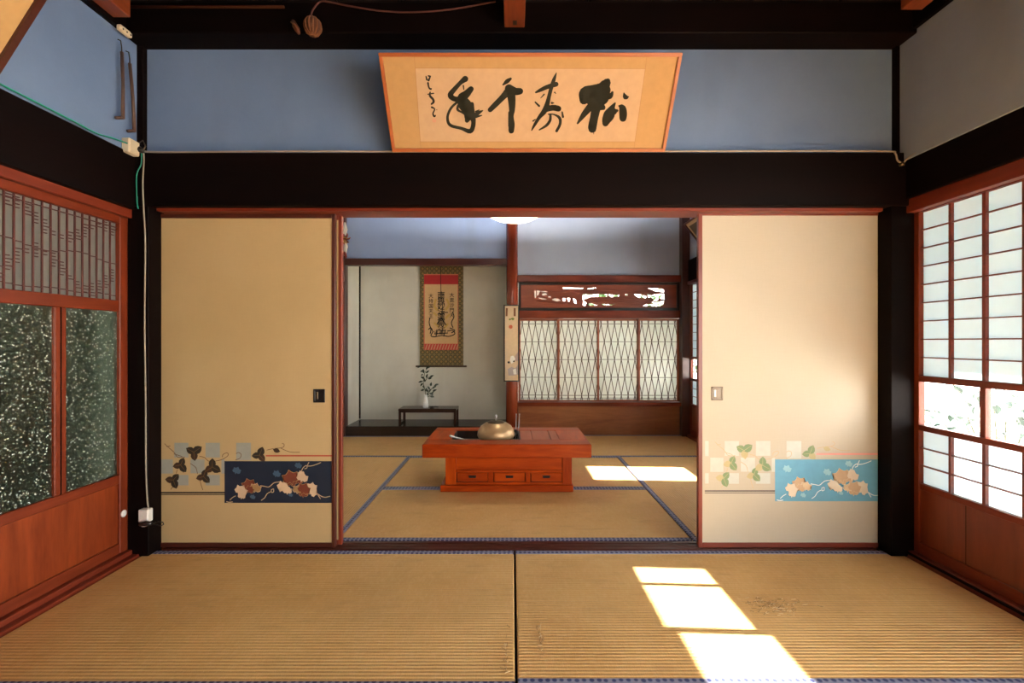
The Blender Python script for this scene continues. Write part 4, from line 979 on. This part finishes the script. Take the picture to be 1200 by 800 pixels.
cable('green_cable', [(-1.880, 2.338, 2.055), (-1.885, 2.342, 2.00), (-1.905, 2.340, 1.95), (-1.908, 2.342, 1.86), (-1.905, 2.342, 1.80), (-1.900, 2.342, 1.775), (-1.905, 2.342, 1.80), (-1.902, 2.338, 1.835)], .003, GREENC, 'short green cable end hanging down the black corner post')
cable('pale_cable', [(-1.872, 2.340, 2.06), (-1.868, 2.338, 2.02), (-1.872, 2.336, 1.90), (-1.866, 2.335, 1.76), (-1.872, 2.352, 1.6), (-1.875, 2.352, 1.2), (-1.87, 2.352, .8), (-1.868, 2.352, .45), (-1.862, 2.352, .30), (-1.855, 2.350, .255)], .0037, plain('pale_cable_sheath', (.30, .26, .20), .5), 'pale grey cable running down the black corner post to the socket')
cable('ceiling_wire', [(-1.89, 2.338, 2.075), (-1.80, 2.342, 2.062), (-1.2, 2.342, 2.066), (-.4, 2.342, 2.065), (.6, 2.342, 2.066), (1.5, 2.342, 2.068), (1.90, 2.342, 2.066), (1.945, 2.34, 2.055), (1.955, 2.338, 2.02), (1.97, 2.335, 2.005)], .0045, GREYC, 'thin grey wire along the top edge of the broad black lintel')
cable('ceiling_wire', [(1.985, 2.335, 2.005), (1.998, 2.30, 2.030), (2.000, 2.1, 2.034), (2.0, 1.5, 2.036), (2.0, .5, 2.036), (2.0, REAR, 2.036)], .0045, GREYC, 'thin grey wire along the top edge of the right lintel')
tag(MB(BRASS).lathe((1.975, 2.335, 1.985), [(0, 0), (.012, .004), (.014, .014), (.008, .022), (0, .024)], 12).build('wire_anchor'), 'small bronze knob where the wires meet in the right corner', 'wire anchor')
t = thing('wire_joint', (-1.885, 2.338, 2.06), 'dark taped wire joint beside the beige junction box', 'wire joint')
MB(IRON).tube([(-1.90, 2.338, 2.085), (-1.885, 2.335, 2.07), (-1.865, 2.338, 2.062)], [.010, .016, .009], 8).build('tape', t)
MB(BRASS).tube([(-1.90, 2.336, 2.10), (-1.87, 2.334, 2.118), (-1.858, 2.336, 2.09), (-1.874, 2.336, 2.055)], .003, 6).build('wire_loop', t)
# socket and plug low on the post
t = thing('wall_socket', (-1.865, 2.345, .17), 'small white wall socket low on the black corner post', 'socket')
MB(WHITEPL).box(-1.888, -1.838, 2.325, 2.361, .185, .250, .004).build('housing', t)
MB(WHITEPL).lathe((-1.868, 2.345, .160), [(0, 0), (.014, .002), (.016, .010), (.010, .018), (0, .020)], 14).build('lower_plug', t)
t = thing('plug_with_loop', (-1.80, 2.335, .19), 'black plug with a looped lead sticking out of the white socket', 'plug')
MB(BLACK).tube([(-1.872, 2.318, .182), (-1.84, 2.316, .186), (-1.81, 2.318, .184)], [.010, .014, .008], 10).build('plug_body', t)
MB(BLACK).tube([(-1.812, 2.318, .184), (-1.782, 2.318, .192), (-1.757, 2.318, .192), (-1.752, 2.318, .181), (-1.765, 2.318, .173), (-1.795, 2.318, .178), (-1.812, 2.318, .182)], .0028, 6).build('lead_loop', t)
# rope bundle and cord under the ceiling
t = thing('hanging_rope_bundle', (-.965, 2.225, 2.58), 'small round brown bundle bound with straw rope, hanging under the dark ceiling', 'rope bundle')
bx = MB(ROPE).lathe((-.962, 2.225, 2.578), [(0, 0), (.020, .004), (.034, .022), (.038, .046), (.034, .066), (.02, .080), (0, .084)], 18); bx.build('ball', t)
wr = MB(plain('light_straw', (.17, .06, .022), .9))
for k in range(6):
    a = k * .5
    wr.tube([(-.962 + .040 * math.cos(b) * math.cos(a) , 2.225 + .040 * math.cos(b) * math.sin(a), 2.620 + .044 * math.sin(b)) for b in [2 * PI * j / 16 for j in range(17)]], .0035, 5)
wr.build('binding', t)
t2 = thing('hanging_rope_knot', (-1.045, 2.235, 2.60), 'smaller brown rope knot just left of the round bundle', 'rope knot')
MB(ROPE).tube([(-1.062, 2.235, 2.655), (-1.052, 2.232, 2.63), (-1.040, 2.232, 2.61), (-1.032, 2.235, 2.59)], [.008, .013, .013, .006], 8).build('knot', t2)
MB(plain('light_straw', (.17, .06, .022), .9)).tube([(-1.066, 2.222, 2.64), (-1.045, 2.216, 2.625), (-1.03, 2.222, 2.605)], .004, 6).build('binding', t2)
cable('hemp_cord', [(-.962, 2.205, 2.655), (-.955, 2.21, 2.69), (-.925, 2.22, 2.735), (-.88, 2.225, 2.738), (-.78, 2.225, 2.718), (-.62, 2.225, 2.694), (-.45, 2.225, 2.690), (-.28, 2.225, 2.705), (-.08, 2.23, 2.745)], .004, plain('brown_cord', (.07, .015, .010), .8), 'thin brown cord sagging under the ceiling from the round bundle')
tag(MB(plain('brown_rod', (.035, .010, .004), .9, 0, .1)).tube([(-1.85, 2.235, 2.722), (-1.5, 2.235, 2.722), (-1.105, 2.235, 2.722)], .007, 8).build('ceiling_rod'), 'thin brown rod lying along the ceiling beam left of the rope bundle', 'rod')
# ornament on the far left wall above the alcove corner
t = thing('wall_ornament', (-1.90, 5.28, 2.05), 'gilt and red hanging ornament in the far left corner above the alcove', 'ornament')
orn = MB(plain('ornament_white', (.6, .55, .48), .6))
orn.tube([(-1.915, 5.28, 2.46), (-1.905, 5.27, 2.38), (-1.925, 5.28, 2.30), (-1.90, 5.27, 2.18), (-1.915, 5.28, 2.08)], [.012, .026, .018, .024, .012], 8); orn.build('paper_strip', t)
orn = MB(plain('ornament_red', (.22, .03, .02), .5))
for k in range(7):
    a = k * .9; orn.tube([(-1.905, 5.27, 2.27), (-1.905 + .05 * math.cos(a), 5.25, 2.27 + .05 * math.sin(a)), (-1.905 + .07 * math.cos(a + .2), 5.24, 2.27 + .07 * math.sin(a + .2))], [.012, .010, .003], 6)
orn.build('red_rosette', t); orn = MB(plain('ornament_red', (.22, .03, .02), .5))
orn.tube([(-1.915, 5.27, 2.12), (-1.895, 5.26, 2.07), (-1.90, 5.26, 2.05)], [.016, .014, .004], 6); orn.build('red_tassel', t)
orn = MB(GOLD)
for z in (2.225, 2.245, 2.28): orn.tube([(-1.945, 5.25, z - .012), (-1.91, 5.24, z + .006), (-1.875, 5.25, z - .006)], [.004, .009, .004], 6)
orn.build('gilt_knot', t)

# ------------------------------------------------------------------ outside
GRAVEL = plain('pale_gravel', (.62, .60, .54), .95)
tag(MB(GRAVEL).box(3.35, 45, -20, 6.4, -.75, -.6, 0).box(-45, 45, 6.4, 60, -.75, -.6, 0).box(-45, -3.35, -20, 6.4, -.75, -.6, 0).box(-3.35, 3.35, -20, -2.1, -.75, -.6, 0).build('ground'), 'pale sunlit gravel ground of the garden outside', 'ground', None, 'structure')
struct('floor_veranda', MB(PALER('y')).box(2.17, 3.05, -1.9, 5.5, -.16, -.02, .003), 'wooden veranda floor outside the paper screens', 'floor')
struct('roof', MB(DARK('y')).box(2.15, 3.45, -2.0, 6.5, 2.25, 2.33, 0).box(3.38, 3.45, -2.0, 6.5, 1.77, 2.3, 0), 'eaves over the veranda outside, with a low drop added to block the sun', 'eaves')  # low front drop is added to keep the sun off the upper screens
struct('roof', MB(DARK('x')).box(-2.2, 2.2, 5.9, 7.0, 2.35, 2.42, 0), 'eaves behind the lattice windows', 'eaves')
struct('wall_corridor', MB(WHITEP).box(-3.15, -3.08, -1.9, 3.6, -.1, .8, 0).box(-3.15, -3.08, -1.9, 3.6, 1.75, 2.7, 0).box(-3.15, -3.08, -1.9, .3, .8, 1.75, 0).box(-3.15, -3.08, 1.5, 3.6, .8, 1.75, 0).box(-3.1, -2.1, -1.95, -1.88, -.1, 2.7, 0).box(-3.1, -2.1, 3.5, 3.57, -.1, 2.7, 0).box(-3.2, -2.0, -1.9, 3.6, 2.3, 2.36, 0), 'dim corridor walls behind the glazed doors', 'wall')
tag(MB(PALER('z')).beam((-2.40, 2.02, -.04), (-2.46, 2.66, 1.75), .14, .03, (1, 0, 0)).build('reflection_plank'), 'brown plank added behind the frosted glass to stand in for a reflection', 'plank')  # added plank, stands in for a brown reflection in the frosted pane
tag(MB(plain('pale_cloth', (.7, .72, .66), .9)).lathe((-2.38, 2.78, -.05), [(0, 0), (.10, 0), (.13, .2), (.12, .6), (.09, .9), (.04, 1.1), (.02, 1.2), (0, 1.21)], 20).build('reflection_bundle'), 'pale cloth bundle added behind the right frosted pane to stand in for a reflection', 'cloth bundle')  # added bundle, stands in for a pale reflection in the frosted pane
sb = MB(DARK('z'))  # unseen boards added outside to shade parts of the screens from the sun
for p, q in ((2.12, 2.48), (4.60, 5.5)):
    k = p
    while k < q - .01: sb.box(3.07, 3.10, k, min(k + .24, q) - .002, -.1, 1.56, .002); k += .24
struct('wall_shutter', sb, 'unseen wooden boards added on the veranda edge to block the sun', 'shutter')
struct('wall_outer', MB(WHITEP).box(-2.15, -2.0, 2.38, 5.95, -.1, 2.7, 0), 'outer left wall of the far room', 'wall')
struct('wall_rear', MB(WHITEP).box(-2.1, 2.15, REAR - .12, REAR - .02, -.1, 2.75, 0), 'wall behind the photographer', 'wall')
def shrub(name, c, rx, rz, n, label, leafmat, flowers=0, fl=None, L=.07, seed=1):
    R = random.Random(seed); c = Vector(c)
    t = thing(name, (c.x, c.y, -.6), label, 'shrub' if name != 'hedge' else 'hedge')
    m = MB(STEM)
    for k in range(7):
        a = R.uniform(0, 2 * PI); m.tube([(c.x + .05 * math.cos(a), c.y + .05 * math.sin(a), -.6), (c.x + rx * .4 * math.cos(a), c.y + rx * .4 * math.sin(a), c.z), (c.x + rx * .7 * math.cos(a), c.y + rx * .7 * math.sin(a), c.z + rz * .7)], [.014, .009, .004], 6)
    m.build('stems', t)
    m = MB(leafmat)
    for k in range(n):
        v = Vector((R.gauss(0, 1), R.gauss(0, 1), R.gauss(0, 1))).normalized() * (R.random() ** .4)
        p = c + Vector((v.x * rx, v.y * rx, v.z * rz))
        d = Vector((v.x + R.uniform(-.6, .6), v.y + R.uniform(-.6, .6), v.z + R.uniform(-.6, .4)))
        leaf_blade(m, p, d, Vector((R.uniform(-.5, .5), R.uniform(-.5, .5), 1)), L * R.uniform(.7, 1.2), L * .26)
    m.build('leaves', t)
    for k in range(flowers):
        p = fl[k]; f = MB(plain('white_petal', (.85, .82, .72), .6))
        for ring, (nn, rr, el) in enumerate(((7, .075, .25), (6, .055, .7), (5, .035, 1.1))):
            for j in range(nn):
                a = 2 * PI * j / nn + ring * .4; d = Vector((math.cos(a) * math.cos(el), math.sin(a) * math.cos(el), math.sin(el)))
                leaf_blade(f, Vector(p), d, Vector((0, 0, 1)), rr * 1.25, rr * .5)
        o = f.build('flower', t)
        MB(plain('yellow_stamen', (.8, .55, .1), .7)).lathe((p[0], p[1], p[2] + .01), [(0, 0), (.016, .006), (.014, .02), (0, .026)], 10).build('stamens', o)
GREENL = plain('sunlit_leaf', (.011, .052, .034), .5); HEDGEL = plain('hedge_leaf', (.055, .12, .028), .5)
shrub('peony_bush', (4.05, 3.80, .22), .66, .50, 460, 'flowering bush with white blooms seen through the clear glass strip', GREENL, 4, [(3.62, 3.36, .66), (3.60, 3.72, .50), (3.55, 4.0, .40), (3.9, 3.2, .70)], .11, 3)
struct('wall_garden', MB(plain('weathered_timber', (.075, .05, .035), .8)).box(-3, .86, 7.9, 8.0, -.6, 2.7, .005), 'weathered timber garden wall behind the lattice windows', 'wall')
for i, (x, lab) in enumerate(((2.05, 'garden hedge bush seen through the right half of the carved transom'), (4.3, 'garden hedge bush behind the far corner of the house'))):
    shrub('hedge_bush', (x, 8.6, .9), .98, 1.75, 2600, lab, HEDGEL, 0, None, .16, 11 + i)
for i, (y, lab) in enumerate(((-.1, 'dark garden bush outside the corridor, nearest the photographer'), (2.1, 'dark garden bush outside the corridor, further back'))):
    shrub('garden_bush', (-4.4, y, .7), .85, 1.4, 600, lab, HEDGEL, 0, None, .18, 21 + i)

# ------------------------------------------------------------------ light, world, camera
sun = bpy.data.lights.new('sun', 'SUN'); sun.energy = 19; sun.angle = math.radians(.6); sun.color = (1, .95, .86)
so = bpy.data.objects.new('sun', sun); COL.objects.link(so)
d = Vector((-1, .05, -.60)); so.rotation_euler = d.to_track_quat('-Z', 'Y').to_euler(); so.location = (8, 2, 6)
w = bpy.data.worlds.new('sky'); S.world = w; w.use_nodes = True
bg = w.node_tree.nodes['Background']; bg.inputs[0].default_value = (1, .97, .93, 1); bg.inputs[1].default_value = 5.0
for loc, rot, sx, sy in (((2.35, -.3, .9), (0, PI / 2, 0), 1.9, 2.6),):  # covers the opening added in the unseen right wall for fill light
    L = bpy.data.lights.new('portal', 'AREA'); L.shape = 'RECTANGLE'; L.size = sx; L.size_y = sy; L.cycles.is_portal = True
    o = bpy.data.objects.new('portal', L); COL.objects.link(o); o.location = loc; o.rotation_euler = rot
cam = bpy.data.cameras.new('camera'); co = bpy.data.objects.new('camera', cam); COL.objects.link(co)
cam.sensor_width = 36; cam.lens = 36 * F / 1200; cam.sensor_fit = 'HORIZONTAL'; cam.clip_start = .02
co.location = (0, 0, H); co.rotation_euler = (PI / 2, 0, 0); S.camera = co
S.view_settings.view_transform = 'Standard'; S.view_settings.look = 'None'; S.view_settings.gamma = 1
S.view_settings.exposure = 1.85; S.view_settings.use_curve_mapping = False
S.cycles.max_bounces = 10; S.cycles.diffuse_bounces = 6; S.cycles.transmission_bounces = 8; S.cycles.transparent_max_bounces = 12
S.cycles.sample_clamp_indirect = 8; S.cycles.use_denoising = True; S.cycles.caustics_reflective = False
S.display_settings.display_device = 'sRGB'
